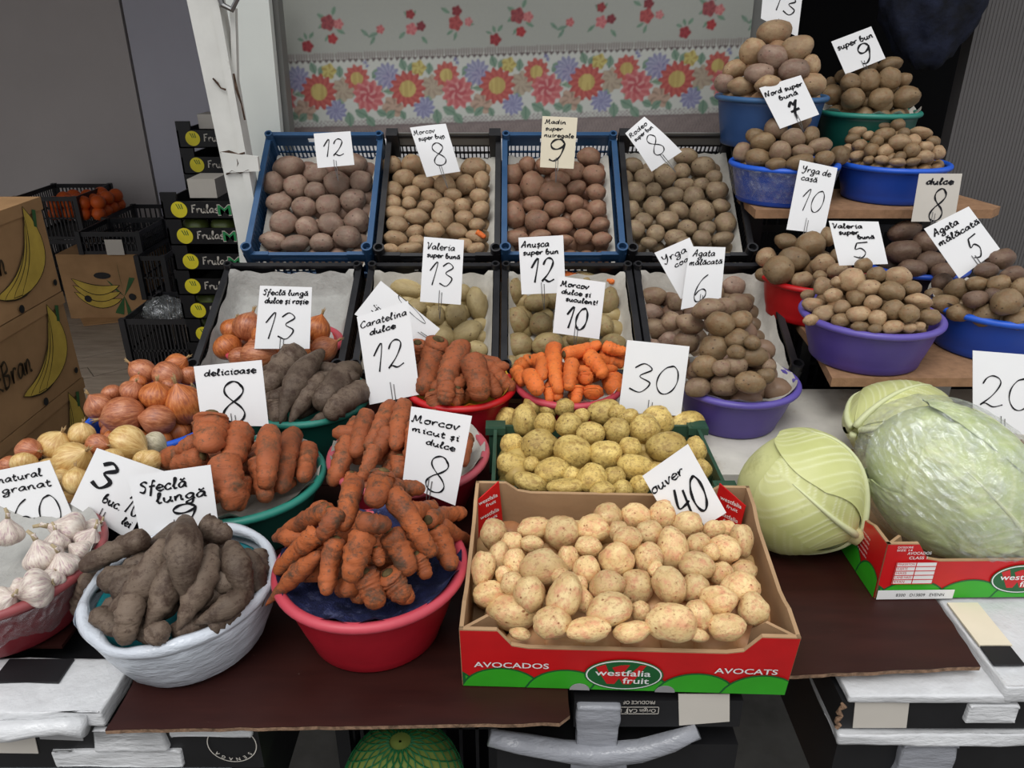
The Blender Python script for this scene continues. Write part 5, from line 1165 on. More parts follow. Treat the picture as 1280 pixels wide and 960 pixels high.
def logo(fo, fr, cx, cy, a, b, z=.0026):
    fo('logo', MB().prism(ell(cx, cy, a*1.04, b*1.06), z-.0002, z, fr), 'dkgreen_print')
    fo('logo_ring', MB().prism(ell(cx, cy, a, b), z, z+.0002, fr), 'white_print')
    fo('logo_field', MB().prism(ell(cx, cy, a*.96, b*.93), z+.0002, z+.0004, fr), 'dkgreen_print')
    w_ = MB()
    for sx_ in (-.45, -.02): w_.prism([(cx+a*(sx_-.30), cy+b*.52), (cx+a*(sx_-.05), cy+b*.72), (cx+a*(sx_+.10), cy-b*.10), (cx+a*(sx_+.42), cy+b*.72), (cx+a*(sx_+.58), cy+b*.72), (cx+a*(sx_+.22), cy-b*.62), (cx+a*(sx_+.02), cy-b*.62)], z+.0004+.0001*(sx_ > -.2), z+.0006+.0001*(sx_ > -.2), fr)
    fo('red_letter', w_, 'red_print')
    t = MB(); put_text(t, 'westfalia', fr, cx-a*.76, cy-b*.02, a*1.46, b*.42, z+.0010, .012); put_text(t, 'fruit', fr, cx-a*.02, cy-b*.54, a*.70, b*.42, z+.0010, .012); fo('logo_lettering', t, 'white_print')
AW, AD = .402, .275; ARX = math.radians(8)
a0 = at_z(578, 857, TZ); a1_ = at_z(975, 867, TZ+.001); rz = math.atan2(a1_.y-a0.y, a1_.x-a0.x)
o, frs, band, fo, fr_, outl = carton((a0.x, a0.y, TZ+.0008), rz, AW, AD, .104, .074, 'red and green fruit carton full of pale new potatoes, front centre', ARX)
tag(obj('wood_block', MB().box(.02, .26, .955, .985, TZ+.001, TZ+.030), M['chip'], None, Vector((.14, .97, TZ))), 'wooden block propping up the back of the front fruit carton', 'block')
band(frs[0], AW, .074)
t = MB(); 
def serif(t, s, fr, x, y, w, h):
    put_text(t, s, fr, x, y, w, h, .0022, .012)
    v, f, W_ = text_geo(s, .012)
serif(t, 'AVOCADOS', frs[0], .016, .039, .092, .0100); fo('lettering', t, 'white_print'); t = MB(); serif(t, 'AVOCATS', frs[0], .309, .039, .076, .0100); fo('lettering', t, 'white_print')
logo(fo, frs[0], .200, .0315, .0465, .0270)
for x in (.147, .253): fo('hand_hole', MB().prism([(x+.0125*math.cos(a), .0+.0125*math.sin(a)) for a in [math.pi*k/12 for k in range(13)]], .0022, .0026, frs[0]), 'grey_lining')
# red printed flaps seen inside the back corners
for x, sg in ((.006, 1), (AW-.006, -1)):
    M0 = Matrix.Translation(Vector((a0.x, a0.y, TZ))) @ Matrix.Rotation(rz, 4, 'Z') @ Matrix.Rotation(ARX, 4, 'X')
    O = M0 @ Vector((x, AD-.045 if sg > 0 else AD-.006, 0)); U = M0.to_3x3() @ Vector((.62*sg, .5*sg, 0) if sg > 0 else (.62, -.5, 0))
    if sg < 0: O = M0 @ Vector((x-.045, AD-.012, 0))
    fr = frame(O, U, (U.y, -U.x, 0)); fo('printed_flap', MB().prism([(0, .02), (.045, .02), (.045, .112 if sg > 0 else .095), (0, .095 if sg > 0 else .112)], 0, .002, fr), 'red_print')
    t = MB()
    for k in range(2): put_text(t, 'westfalia', fr, .006, .088-.026*k, .034, .007, .0026, .01); put_text(t, 'fruit', fr, .018, .079-.026*k, .018, .006, .0026, .01)
    fo('flap_lettering', t, 'white_print')
b0 = at_z(1093, 748, TZ+.001)
o, frs, band, fo, fr_, outl = carton((b0.x, b0.y, TZ+.001), math.radians(1), .42, .30, .096, .066, 'red and green fruit carton under the film wrapped cabbage, right')
band(frs[0], .42, .066); band(frs[2], .30, .086)
logo(fo, frs[0], .205, .034, .043, .024)
fr = frs[0]; fo('grid_label', MB().prism([(.018, .028), (.076, .028), (.076, .066), (.018, .066)], .0024, .0028, fr), 'white_print')
ln = MB()
for k in range(6): ln.prism([(.018, .028+.0076*k-.0006), (.076, .028+.0076*k-.0006), (.076, .028+.0076*k+.0006), (.018, .028+.0076*k+.0006)], .0028, .0031, fr)
for x in (.018, .046, .0755): ln.prism([(x, .028), (x+.0012, .028), (x+.0012, .066), (x, .066)], .0028, .0031, fr)
fo('grid_lines', ln, 'red_print')
t = MB(); put_text(t, 'AVOCADOS', fr, .030, .079, .034, .0050, .0026, .01); put_text(t, 'CLASS 1', fr, .034, .071, .026, .0050, .0026, .01)
for k, s in enumerate(('CATEGORIE', 'SIZE 14')): put_text(t, s, fr, .014, .090-.005*k, .022, .0034, .0026, .01)
fo('lettering', t, 'white_print')
t = MB()
for k, s in enumerate(('PINKERTON', 'FUERTE', 'HASS', 'LAMB HASS', 'RYAN')): put_text(t, s, fr, .0205, .0605-.0076*k, .0235 if k in (0, 3) else .015, .0042, .0030, .0)
fo('grid_lettering', t, 'red_print')
fo('code_strip', MB().prism([(.0008, .001), (.112, .001), (.112, .017), (.0008, .017)], .0032, .0035, fr), 'white_print')
t = MB(); put_text(t, '8300   D13809   EVENN', fr, .028, .006, .070, .0055, .0038, .0); fo('code_lettering', t, 'ink')
t = MB(); fr = frs[2]
for k in range(5): put_text(t, 'westfalia fruit avocados', fr, .20, .072-.008*k, .06, .0042, .0026, .0)
fo('side_lettering', t, 'white_print')
# ================= PRICE CARDS =================
def card(px, Yd, lines, label, mat='card', tilt=18, bend=0.0, num=None, stick=True, behind=None):
    """px: TL TR BR BL pixels; the card stands in a plane through its centre, leaning back by tilt degrees"""
    cxp = sum(p[0] for p in px)/4; cyp = sum(p[1] for p in px)/4; Cc = at_y(cxp, cyp, Yd)
    tl = math.radians(tilt); N = Vector((0, -math.cos(tl), math.sin(tl)))
    def onp(x, y): d = ray(x, y); return CAM+d*((Cc-CAM).dot(N)/d.dot(N))
    TLp, TRp, BRp, BLp = [onp(*p) for p in px]
    wid = ((TRp-TLp).length+(BRp-BLp).length)/2; hei = ((TLp-BLp).length+(TRp-BRp).length)/2
    def pos(x, y, n=0.0):     # x across 0..1, y down-up 0..1
        p = BLp*(1-x)*(1-y)+BRp*x*(1-y)+TLp*(1-x)*y+TRp*x*y
        return p+N*(n+bend*(math.sin(x*math.pi)*.6+math.sin(y*math.pi))-bend*.8)
    mb = MB(); nx, ny = 8, 10
    for s, nn in ((0, 0.0), (1, -.0006)):
        V = [pos(i/nx, j/ny, nn) for j in range(ny+1) for i in range(nx+1)]; F_ = []
        for j in range(ny):
            for i in range(nx):
                q = (j*(nx+1)+i, j*(nx+1)+i+1, (j+1)*(nx+1)+i+1, (j+1)*(nx+1)+i); F_.append(q if not s else q[::-1])
        mb.add(V, F_)
    base = (BLp+BRp)/2
    o = obj('price_card', mb, M[mat], None, base, True); tag(o, label, 'price card', 'handwritten price cards')
    ink = MB(); asp = hei/wid
    for (s, x, y, w_, h_, wt) in lines:      # all in card-width units, y in card-height fraction
        # map handwriting space (x in width, y in width units) to card
        write(ink, s, lambda a, b: pos(a, b/asp, .0009), x, y*asp, w_, h_*asp, wt)
    obj('handwriting', ink, M['ink'], o)
    if stick:
        d = (base-(TLp+TRp)/2).normalized(); s0 = base-d*hei*.22; R = Vector((1, 0, 0))*.0015
        obj('wire_holder', MB().tube([pos(.46, .20, .0012), pos(.46, .0, .0012)-0*d, base+d*.035-N*.006], .0007, 5).tube([pos(.52, .17, .0012), pos(.52, .0, .0012), base+d*.035-N*.006], .0007, 5), M['wire'], o)
    return o
# text lines: (text, x, y-baseline as fraction of height, width, height fraction, stroke width)
card([(392,167),(438,164),(443,206),(397,210)], 1.99, [('12', .18, .30, .58, .5, .035)], 'small white card reading 12 above the mauve potatoes')
card([(512,159),(557,154),(575,214),(533,221)], 1.99, [('Morcov', .04, .84, .6, .09, .025), ('super bun', .12, .71, .75, .09, .03), ('8', .32, .18, .42, .44, .035), ('"', .72, .58, .12, .12, .03)], 'white card reading 8 above the tan potatoes, second top crate', bend=.006)
card([(678,145),(722,147),(717,211),(675,209)], 1.985, [('Madin', .08, .86, .6, .08, .03), ('super', .1, .73, .5, .08, .03), ('nuiregale', .08, .60, .85, .08, .03), ('9', .2, .14, .5, .42, .06)], 'cream card reading 9 above the reddish potatoes', 'card_cream')
card([(782,166),(806,145),(853,189),(815,214)], 1.96, [('Rodeo', .05, .84, .8, .09, .035), ('super bun', .1, .72, .8, .08, .035), ('8', .30, .2, .42, .45, .035)], 'tilted white card reading 8 above the olive potatoes', bend=.007)
card([(530,296),(580,300),(576,381),(525,377)], 1.60, [('Valeria', .08, .82, .7, .10, .03), ('super bună', .1, .70, .82, .075, .035), ('13', .14, .27, .62, .36, .035)], 'white card Valeria 13 standing over the long yellow potatoes')
card([(648,297),(704,294),(707,366),(652,368)], 1.62, [('Anușca', .05, .82, .62, .11, .035), ('super bun', .08, .69, .8, .09, .035), ('12', .2, .2, .56, .42, .05)], 'white card Anușca 12 standing over the khaki potatoes')
card([(698,345),(757,353),(749,424),(691,416)], 1.52, [('Morcov', .06, .84, .6, .09, .035), ('dulce și', .1, .71, .62, .08, .035), ('suculent!', .2, .59, .68, .08, .035), ('10', .22, .12, .48, .38, .05)], 'white card Morcov 10 overlapping the khaki potatoes at the right')
card([(818,316),(862,297),(885,350),(851,374)], 1.60, [('Yrga', .08, .75, .7, .14, .035), ('coad', .3, .57, .6, .1, .035), ('1', .5, .05, .2, .4, .045)], 'tilted white card Yrga, half hidden behind the Agata 6 card')
card([(862,308),(907,309),(901,376),(851,387)], 1.57, [('Agata', .12, .84, .6, .11, .035), ('mălăcată', .06, .70, .88, .09, .035), ('6', .25, .08, .38, .44, .035)], 'off white card Agata 6 at the lower right crate')
card([(325,357),(390,359),(387,436),(318,436)], 1.47, [('Sfeclă lungă', .07, .86, .86, .085, .026), ('dulce și roșie', .12, .73, .82, .085, .03), ('13', .12, .16, .58, .42, .03)], 'white card Sfeclă 13 in front of the crate onions')
card([(443,393),(476,351),(550,411),(528,437)], 1.46, [('cartofi', .05, .75, .4, .12, .026), ('noi', .1, .5, .25, .12, .026), ('0', .75, .2, .2, .5, .02)], 'turned white card lying askew behind the tall Caratelina card')
card([(446,396),(510,376),(525,493),(462,506)], 1.34, [('Caratelina', .04, .86, .9, .07, .026), ('dulce', .2, .76, .5, .06, .035), ('12', .16, .34, .62, .30, .035)], 'tall white card Caratelina 12 above the carrots')
card([(242,458),(327,450),(336,533),(252,531)], 1.16, [('delicioase', .14, .82, .76, .10, .026), ('8', .30, .06, .40, .64, .035)], 'white card delicioase 8 between onions and thick carrots')
card([(514,508),(590,520),(569,632),(503,605)], 1.0, [('Morcov', .03, .82, .80, .085, .03), ('micut și', .06, .70, .80, .07, .03), ('dulce', .32, .58, .5, .07, .03), ('8', .36, .06, .42, .42, .032)], 'white card Morcov 8 in front of the pinkish carrot bowl')
card([(784,425),(862,433),(851,520),(773,515)], 1.30, [('30', .10, .30, .80, .40, .026)], 'white card reading 30 behind the muddy new potatoes')
card([(803,595),(860,555),(908,641),(850,676)], .935, [('ouver', .0, .72, .68, .13, .035), ('40', .22, .18, .62, .45, .055)], 'tilted white card reading 40 between the two new potato boxes')
card([(-12,590),(62,575),(96,656),(8,668)], .98, [('natural', .08, .80, .72, .11, .026), ('granat', .10, .63, .78, .11, .026), ('60', .12, .02, .76, .48, .026)], 'white card reading 60 behind the garlic')
card([(121,560),(205,589),(160,674),(88,630)], .975, [('3', .12, .44, .28, .42, .07), ('buc.', .40, .28, .30, .14, .03), ('10', .72, .30, .26, .32, .03), ('lei', .80, .14, .14, .10, .03)], 'tilted white card 3 buc. between the garlic and the black radishes')
card([(160,595),(263,581),(273,655),(176,672)], .93, [('Sfeclă', .10, .70, .58, .17, .03), ('lungă', .28, .50, .62, .16, .03), ('9', .42, .12, .36, .30, .035)], 'white card Sfeclă lungă 9 stuck in the black radishes')
card([(955,-22),(1004,-12),(997,46),(951,23)], 2.16, [('Super', .2, .86, .6, .1, .03), ('13', .25, .38, .6, .42, .035)], 'white card cut by the top edge, behind the topmost potatoes')
card([(1039,52),(1089,33),(1107,73),(1057,93)], 2.1, [('super bun', .06, .70, .88, .16, .035), ('9', .42, .08, .34, .55, .05)], 'white card super bun 9 over the dark green bowl')
card([(949,110),(1001,94),(1024,143),(975,161)], 1.93, [('Nord super', .04, .76, .9, .11, .035), ('bună', .3, .60, .45, .1, .035), ('7', .35, .08, .30, .42, .07)], 'white card Nord 7 over the left bowl of the upper shelf')
card([(1000,200),(1047,210),(1030,292),(983,287)], 1.775, [('Yrga de', .10, .85, .76, .09, .03), ('casă', .12, .73, .42, .08, .03), ('10', .20, .30, .62, .32, .03)], 'white card Yrga 10 hanging in front of the upper shelf')
card([(1149,217),(1203,217),(1193,277),(1139,277)], 1.77, [('dulce', .20, .78, .62, .12, .05), ('8', .34, .02, .36, .66, .045)], 'greyish card reading 8 at the right of the upper shelf', 'card_grey')
card([(1036,276),(1098,277),(1110,330),(1049,332)], 1.5, [('Valeria', .04, .84, .6, .1, .03), ('super', .14, .70, .4, .1, .035), ('bună', .5, .60, .34, .09, .035), ('5', .32, .16, .32, .36, .03)], 'white card reading 5 above the small potatoes of the purple bowl')
card([(1155,286),(1211,258),(1250,311),(1199,348)], 1.53, [('Agata', .08, .80, .55, .12, .035), ('mălăcată', .06, .62, .92, .11, .035), ('5', .46, .10, .26, .40, .035)], 'tilted white card Agata 5 beside the right blue bowl')
card([(1216,438),(1292,444),(1292,545),(1216,535)], 1.18, [('20', .08, .30, .9, .40, .026)], 'large white card reading 20 behind the cabbages')
# ================= LEFT ROOM =================
def crate_rect(name, pxl, pxr, pytop, pybot, Y, D, mat, label, lat=.02, zb=None):
    a = at_y(pxl, pybot, Y); b = at_y(pxr, pybot, Y); t = at_y((pxl+pxr)/2, pytop, Y)
    return mesh_crate(name, a.x, b.x, Y, Y+D, a.z if zb is None else zb, t.z, mat, label, lat=lat)
# banana cartons, the near stack of four
BX, BY0, BY1 = -1.165, 1.44, 1.92
for k in range(4):
    z1 = 1.18-.243*k; z0 = z1-.24
    o = empty('banana_carton', (BX-.2, (BY0+BY1)/2, z0), ('topmost', 'second', 'third', 'lowest')[k]+' cardboard banana carton of the near left stack', 'box')
    jig = .0 if k == 0 else .012*k
    obj('carton_body', MB().box(BX-.40, BX-jig*.3, BY0, BY1, z0, z1-.001), M['banana_card'], o)
    obj('lid_skirt', MB().box(BX-.404, BX-jig*.3+.004, BY0-.004, BY1+.004, z1-.030, z1), M['banana_card'], o)
    fr = frame((BX-jig*.3+.0045, BY0, z0), (0, 1, 0), (1, 0, 0))
    def cres(cx, cy, L_, wd, an, cv): # one banana: crescent
        up = []; dn = []
        for q in range(13):
            u = q/12; x = (u-.5)*L_; y = cv*L_*((u-.5)**2)*2; w2 = wd*math.sin(u*math.pi)**.6*.5
            up.append((x, y+w2)); dn.append((x, y-w2))
        ca, sa = math.cos(an), math.sin(an); return [(cx+x*ca-y*sa, cy+x*sa+y*ca) for x, y in up+dn[::-1]]
    bl, by, lf = MB(), MB(), MB()
    for q, (cx, cy, an) in enumerate(((.345, .075, .62), (.365, .085, .80), (.39, .10, .98), (.41, .112, 1.15))):
        bl.prism(cres(cx, cy, .215, .066, an, .55), .0004*q+.0003, .0004*q+.0005, fr); by.prism(cres(cx, cy, .209, .060, an, .55), .0004*q+.0005, .0004*q+.0007, fr)
    
    for pl_ in ([(.425, .18), (.436, .175), (.446, .215), (.432, .22)], [(.04, .04), (.12, .09), (.17, .17), (.08, .13)], [(.02, .10), (.06, .12), (.08, .2), (.03, .17)]): obj('leaf_print', MB().prism(pl_, .0020, .0022, fr), M['leaf_print'], o)
    obj('banana_outline', bl, M['banana_line'], o); obj('banana_print', by, M['banana_print'], o)
    tx = MB(); write(tx, 'LakBran', lambda a, b: fpt(fr, a, b, .0026), .08, .105, .20, .06, .008, .1); obj('lettering', tx, M['banana_line'], o)
    obj('vent_hole', MB().prism(ell(.30, .012, .010, .010, 16), .0004, .0008, fr), M['black_print'], o); obj('vent_hole', MB().prism(ell(.455, .03, .008, .008, 16), .0004, .0008, fr), M['black_print'], o)
# far banana carton
p0 = at_y(84, 378, 3.72); p1 = at_y(182, 372, 3.72); zt = at_y(120, 318, 3.72).z
o = empty('banana_carton', ((p0.x+p1.x)/2, 3.9, FZ), 'single banana carton lying on the floor against the far wall', 'box')
obj('carton_body', MB().box(p0.x, p1.x, 3.72, 4.05, FZ+.0005, zt), M['banana_card'], o)
fr = frame((p0.x, 3.719, FZ), (1, 0, 0), (0, -1, 0)); Wf = p1.x-p0.x; Hf = zt-FZ
a_, b_, c_ = MB(), MB(), MB()
for q, cy in enumerate((.06, .085, .11)): a_.prism(cres(.16, cy*Hf/.24, .24, .055, -.15, .35), .0003+.0004*q, .0005+.0004*q, fr); b_.prism(cres(.16, cy*Hf/.24, .23, .046, -.15, .35), .0005+.0004*q, .0007+.0004*q, fr)
for k in range(5): c_.prism([(Wf*.74, Hf*.36), (Wf*(.74+.14*math.cos(k*1.1+.4)-.02), Hf*(.36+.42*math.sin(k*1.1+.4))), (Wf*(.74+.2*math.cos(k*1.1+.5)), Hf*(.4+.5*math.sin(k*1.1+.5))), (Wf*(.76+.12*math.cos(k*1.1+.75)), Hf*(.38+.4*math.sin(k*1.1+.75)))], .0006, .0008, fr)
obj('banana_outline', a_, M['banana_line'], o); obj('banana_print', b_, M['banana_print'], o); obj('leaf_print', c_, M['leaf_print'], o)

for nm_, pl_ in (('hand_hole', ell(Wf*.52, Hf*.68, .042, .017, 20)), ('vent_hole', ell(Wf*.28, Hf*.32, .018, .018, 16)), ('vent_hole', ell(Wf*.84, Hf*.35, .018, .018, 16))): obj(nm_, MB().prism(pl_, .0022, .0028, fr), M['black_print'], o)
fl_ = at_z(100, 392, FZ); tag(obj('cardboard_sheet', MB().prism([(at_z(105, 408, FZ).x, at_z(105, 408, FZ).y), (at_z(150, 403, FZ).x, at_z(150, 403, FZ).y), (at_z(165, 384, FZ).x, at_z(165, 384, FZ).y), (at_z(125, 384, FZ).x, 3.70)], FZ+.0005, FZ+.006), M['banana_card'], None, Vector((fl_.x, fl_.y, FZ))), 'flat piece of cardboard lying on the floor boards', 'cardboard')
# crates at the far wall
crate_rect('plastic_crate', 36, 108, 300, 352, 4.1, .38, 'crate_black', 'dark crate, lower of the far pair under the oranges', zb=FZ+.0005)
oc = crate_rect('plastic_crate', 32, 106, 246, 299, 4.1, .38, 'crate_black', 'dark crate of oranges against the far wall', zb=at_y(70, 300, 4.1).z+.003)
ob = MB()
for j in range(4):
    for i in range(4): ob.lathe([(0, -.036), (.026, -.026), (.036, 0), (.026, .026), (0, .036)], 10, c=(at_y(48, 250, 4.1).x+.04+.078*i, 4.15+.08*j, at_y(70, 252, 4.1).z-.075))
tag(obj('buried_oranges', ob, M['orange_fruit'], None, Vector((at_y(70, 250, 4.1).x, 4.25, at_y(70, 252, 4.1).z-.11)), True), 'oranges hidden deep in the far dark crate', 'orange', kind='stuff')
rnd = random.Random(3); om = bpy.data.meshes.new('orange'); bm = bmesh.new(); bmesh.ops.create_icosphere(bm, subdivisions=3, radius=.038); bm.to_mesh(om); bm.free(); om.materials.append(M['orange_fruit']); om.polygons.foreach_set('use_smooth', [True]*len(om.polygons))
zc = at_y(70, 252, 4.1).z
for j in range(3):
    for i in range(4):
        o = bpy.data.objects.new('orange', om); sc.collection.objects.link(o); xx = at_y(48, 250, 4.1).x+.045+.078*i; o.location = (xx, 4.16+.10*j, zc-.02+rnd.uniform(-.006, .012)); 
        tag(o, f'orange, {("leftmost","second","third","rightmost")[i]} in the {("front","middle","back")[j]} row of the far dark crate', 'orange', 'oranges in the far crate')
crate_rect('plastic_crate', 104, 178, 290, 320, 3.72, .30, 'crate_dark', 'dark crate with a white label on the banana carton', zb=zt+.001)
pl = at_y(131, 299, 3.715); pr_ = at_y(157, 318, 3.715); tag(obj('paper_note', MB().box(pl.x, pr_.x, 3.706, 3.708, pr_.z, pl.z), M['card_grey'], None, Vector(((pl.x+pr_.x)/2, 3.70, pr_.z))), 'blank white note on the dark crate above the banana carton', 'note')
crate_rect('plastic_crate', 182, 214, 320, 374, 3.6, .42, 'crate_dark', 'tall dark crate between the banana carton and the mango boxes', .03)
crate_rect('plastic_crate', 140, 210, 272, 318, 4.06, .34, 'crate_dark', 'dark crate stacked highest, right of the oranges', .03)
crate_rect('plastic_crate', 140, 210, 319, 350, 4.06, .34, 'crate_dark', 'dark crate hidden under the highest one by the far wall', .03, zb=FZ+.0005)
c_ = crate_rect('plastic_crate', 163, 246, 399, 445, 2.95, .36, 'crate_black', 'small black crate on the floor beside the mango boxes', .016, zb=FZ+.0005)
bb = at_y(192, 392, 3.02); bm = bmesh.new(); bmesh.ops.create_icosphere(bm, subdivisions=4, radius=1)
for v in bm.verts: n = noise.noise(v.co*2.4)*.22+noise.noise(v.co*6)*.12; v.co = Vector((v.co.x*.085, v.co.y*.08, v.co.z*.055))*(1+n)
me = bpy.data.meshes.new('plastic_bag'); bm.to_mesh(me); bm.free(); me.materials.append(M['film']); me.polygons.foreach_set('use_smooth', [True]*len(me.polygons)); o = bpy.data.objects.new('plastic_bag', me); sc.collection.objects.link(o); o.location = (bb.x, 3.12, at_y(192, 399, 2.95).z-.02); tag(o, 'crumpled clear plastic bag in the small black crate', 'bag')
# mango boxes
def mango_box(x0, Y, z0, h, label, fruit=True, showtext=True):
    W, D = .44, .34; o = empty('fruit_box', (x0+W/2, Y+D/2, z0), label, 'box'); t = .006
    for (a, b, c, d) in ((x0, x0+W, Y, Y+t), (x0, x0+W, Y+D-t, Y+D), (x0, x0+t, Y, Y+D), (x0+W-t, x0+W, Y, Y+D)):
        obj('side_panel', MB().box(a, b, c, d, z0, z0+h*.66), M['black_print'], o)
    obj('base', MB().box(x0, x0+W, Y, Y+D, z0, z0+.004), M['black_print'], o)
    for cx in (x0, x0+W-.05): obj('corner_tab', MB().box(cx, cx+.05, Y, Y+.012, z0+h*.66, z0+h-.001), M['black_print'], o); obj('corner_tab', MB().box(cx, cx+.05, Y+D-.012, Y+D, z0+h*.66, z0+h-.001), M['black_print'], o)
    fr = frame((x0, Y-.0004, z0), (1, 0, 0), (0, -1, 0)); cy = h*.36
    obj('round_logo', MB().prism(ell(.055, cy, .026, .026), .0004, .0008, fr), M['yellow_print'], o)
    st_ = MB(); 
    for q in (0, 1, 2): st_.prism([(.046+.008*q, cy+.018), (.049+.008*q, cy+.018), (.056+.006*q, cy+.002), (.053+.006*q, cy+.002)], .0010, .0012, fr)
    obj('logo_mark', st_, M['leaf_print'], o)
    tx = MB(); write(tx, 'Frulas', lambda a, b: fpt(fr, a, b, .0012), .095, cy-.010, .085, .026, .0045, .05); obj('script_lettering', tx, M['card_grey'], o)
    tx = MB(); put_text(tx, 'Mango', fr, .178, cy-.018, .17, .036, .0012, .03); obj('letter_outline', tx, M['card_grey'], o)
    tx = MB(); put_text(tx, 'Mango', fr, .180, cy-.016, .166, .032, .0018, .01); obj('lettering', tx, M['mango_green'], o)
    if fruit:
        for q in range(4):
            f = bpy.data.objects.new('mango', MG); sc.collection.objects.link(f); f.location = (x0+.075+.092*q, Y+.06, z0+h*.60); f['label'] = f'green mango, {("leftmost","second","third","rightmost")[q]} in the {label}'[:110]; f['category'] = 'mango'; f['group'] = 'green mangoes in the black boxes'
    return o
bm = bmesh.new(); bmesh.ops.create_icosphere(bm, subdivisions=3, radius=1)
for v in bm.verts: v.co = Vector((v.co.x*.044, v.co.y*.040, v.co.z*.034))*(1+.08*noise.noise(v.co*1.5))
MG = bpy.data.meshes.new('mango'); bm.to_mesh(MG); bm.free(); MG.materials.append(M['mango']); MG.polygons.foreach_set('use_smooth', [True]*len(MG.polygons))
MY = 2.5; zz = [at_y(224, y, MY).z for y in (262, 297, 327, 356, 387, 416, 446)]; hb = (zz[0]-zz[-1])/6
names = ['topmost', 'second', 'third', 'fourth', 'fifth', 'sixth', 'seventh', 'eighth', 'ninth', 'tenth']; ztop = zz[0]-hb*.36
for k in range(10):
    z0 = ztop-hb*k
    if z0 < FZ: break
    x0 = at_y(224+6*k, 262+30*min(k, 6), MY).x-.055
    x0 = at_y(224, 262, MY).x-.055+.004*((k*7) % 3)
    mango_box(x0, MY, z0, hb, f'{names[k]} black mango box of the near stack', k in (1, 4, 5))
tag(obj('pallet', MB().box(x0-.01, x0+.46, MY, MY+.36, FZ+.0005, z0+hb*0-.0 if z0 > FZ+.01 else FZ+.004), M['chip'], None, Vector((x0+.2, MY+.18, FZ))), 'low wooden pallet under the near mango boxes', 'pallet')
Y2 = 2.9; za = at_y(241, 173, Y2).z; zb = at_y(249, 206, Y2).z; h2 = za-zb
xb = at_y(241, 173, Y2).x-.055
for k in range(12):
    z0 = za-h2*.36-h2*k
    if z0 < FZ: break
    mango_box(xb, Y2, z0, h2, f'{(names+["eleventh","twelfth"])[k]} black mango box of the rear stack', False)
tag(obj('pallet', MB().box(xb-.01, xb+.45, Y2, Y2+.36, FZ+.0005, z0+(h2 if z0 < FZ else 0)-.0005), M['chip'], None, Vector((xb+.2, Y2+.18, FZ))), 'low wooden pallet under the rear mango boxes', 'pallet')
pz = at_y(247, 236, 2.56); tag(obj('grey_carton', MB().box(pz.x-.03, pz.x+.06, 2.56, 2.68, ztop+hb*.66, ztop+hb*.66+.06), M['card_grey'], None, Vector((pz.x, 2.6, ztop+hb*.66))), 'small grey carton on the near mango boxes', 'box')
pz = at_y(255, 155, 2.95); tag(obj('grey_carton', MB().box(pz.x-.02, pz.x+.08, 2.95, 3.05, za-h2*.36+h2*.66, za-h2*.36+h2*.66+.05), M['card_grey'], None, Vector((pz.x, 3.0, za+.03))), 'small grey carton on the rear mango boxes', 'box')
# dark bag hanging in the right room
hb_ = at_y(1170, 5, 2.2); bm = bmesh.new(); bmesh.ops.create_icosphere(bm, subdivisions=4, radius=1)
for v in bm.verts:
    n = noise.noise(v.co*2)*.2+noise.noise(v.co*5)*.1; k = 1-.25*max(0, -v.co.z); v.co = Vector((v.co.x*.135*k, v.co.y*.07, v.co.z*.17))*(1+n)
me = bpy.data.meshes.new('hanging_bag'); bm.to_mesh(me); bm.free(); me.materials.append(M['bluebag']); me.polygons.foreach_set('use_smooth', [True]*len(me.polygons))
o = bpy.data.objects.new('hanging_bag', me); sc.collection.objects.link(o); o.location = (hb_.x, 2.2, hb_.z+.02); tag(o, 'dark blue cloth bag hanging in the dark doorway', 'bag')
link(bpy.data.objects.new('strap', MB().tube([(0, 0, .14), (.0, 0, .5), (0, 0, 2.55-hb_.z-.02)], .008, 6).mesh('strap', M['bluebag'])), o)
link(bpy.data.objects.new('yellow_trim', MB().box(-.03, .035, -.09, -.07, .02, .045).mesh('yellow_trim', M['brown_cap'])), o)
# ================= UNDER THE TABLE =================
def wrapped(name, x0, x1, y0, y1, z0, z1, mat, amp=.006, seed=0, r=.012):
    """a soft-edged wrapped carton: subdivided box with creases"""
    bm = bmesh.new(); bmesh.ops.create_cube(bm, size=1)
    for v in bm.verts: v.co = Vector(((x0+x1)/2+v.co.x*(x1-x0), (y0+y1)/2+v.co.y*(y1-y0), (z0+z1)/2+v.co.z*(z1-z0)))
    bmesh.ops.bevel(bm, geom=bm.edges[:], offset=r, segments=3, affect='EDGES', profile=.6)
    bmesh.ops.subdivide_edges(bm, edges=[e for e in bm.edges if e.calc_length() > .05], cuts=24, use_grid_fill=True)
    for v in bm.verts:
        p = v.co; n = noise.noise(Vector((p.x*7+seed, p.y*9, p.z*34)))*amp+noise.noise(Vector((p.x*28, p.y*28+seed, p.z*60)))*amp*.35
        c = Vector(((x0+x1)/2, (y0+y1)/2, (z0+z1)/2)); d = Vector((math.copysign(max(0, abs(p.x-c.x)/(x1-x0)*2-.9), p.x-c.x), math.copysign(max(0, abs(p.y-c.y)/(y1-y0)*2-.9), p.y-c.y), math.copysign(max(0, abs(p.z-c.z)/(z1-z0)*2-.8), p.z-c.z)))
        if d.length > 0: v.co = p+d.normalized()*(n-amp*.6)
    mb = MB(); mb.v = [tuple(v.co) for v in bm.verts]; mb.f = [tuple(v.index for v in f.verts) for f in bm.faces]; bm.free(); return mb
def wrap_piece(par, x0, x1, y0, y1, z0, z1, seed, amp=.005, nm='plastic_wrap', r=.007, mat='wrap'):
    return obj(nm, wrapped('w', x0, x1, y0, y1, z0, z1, 'wrap', amp, seed, r), M[mat], par, smooth=True)
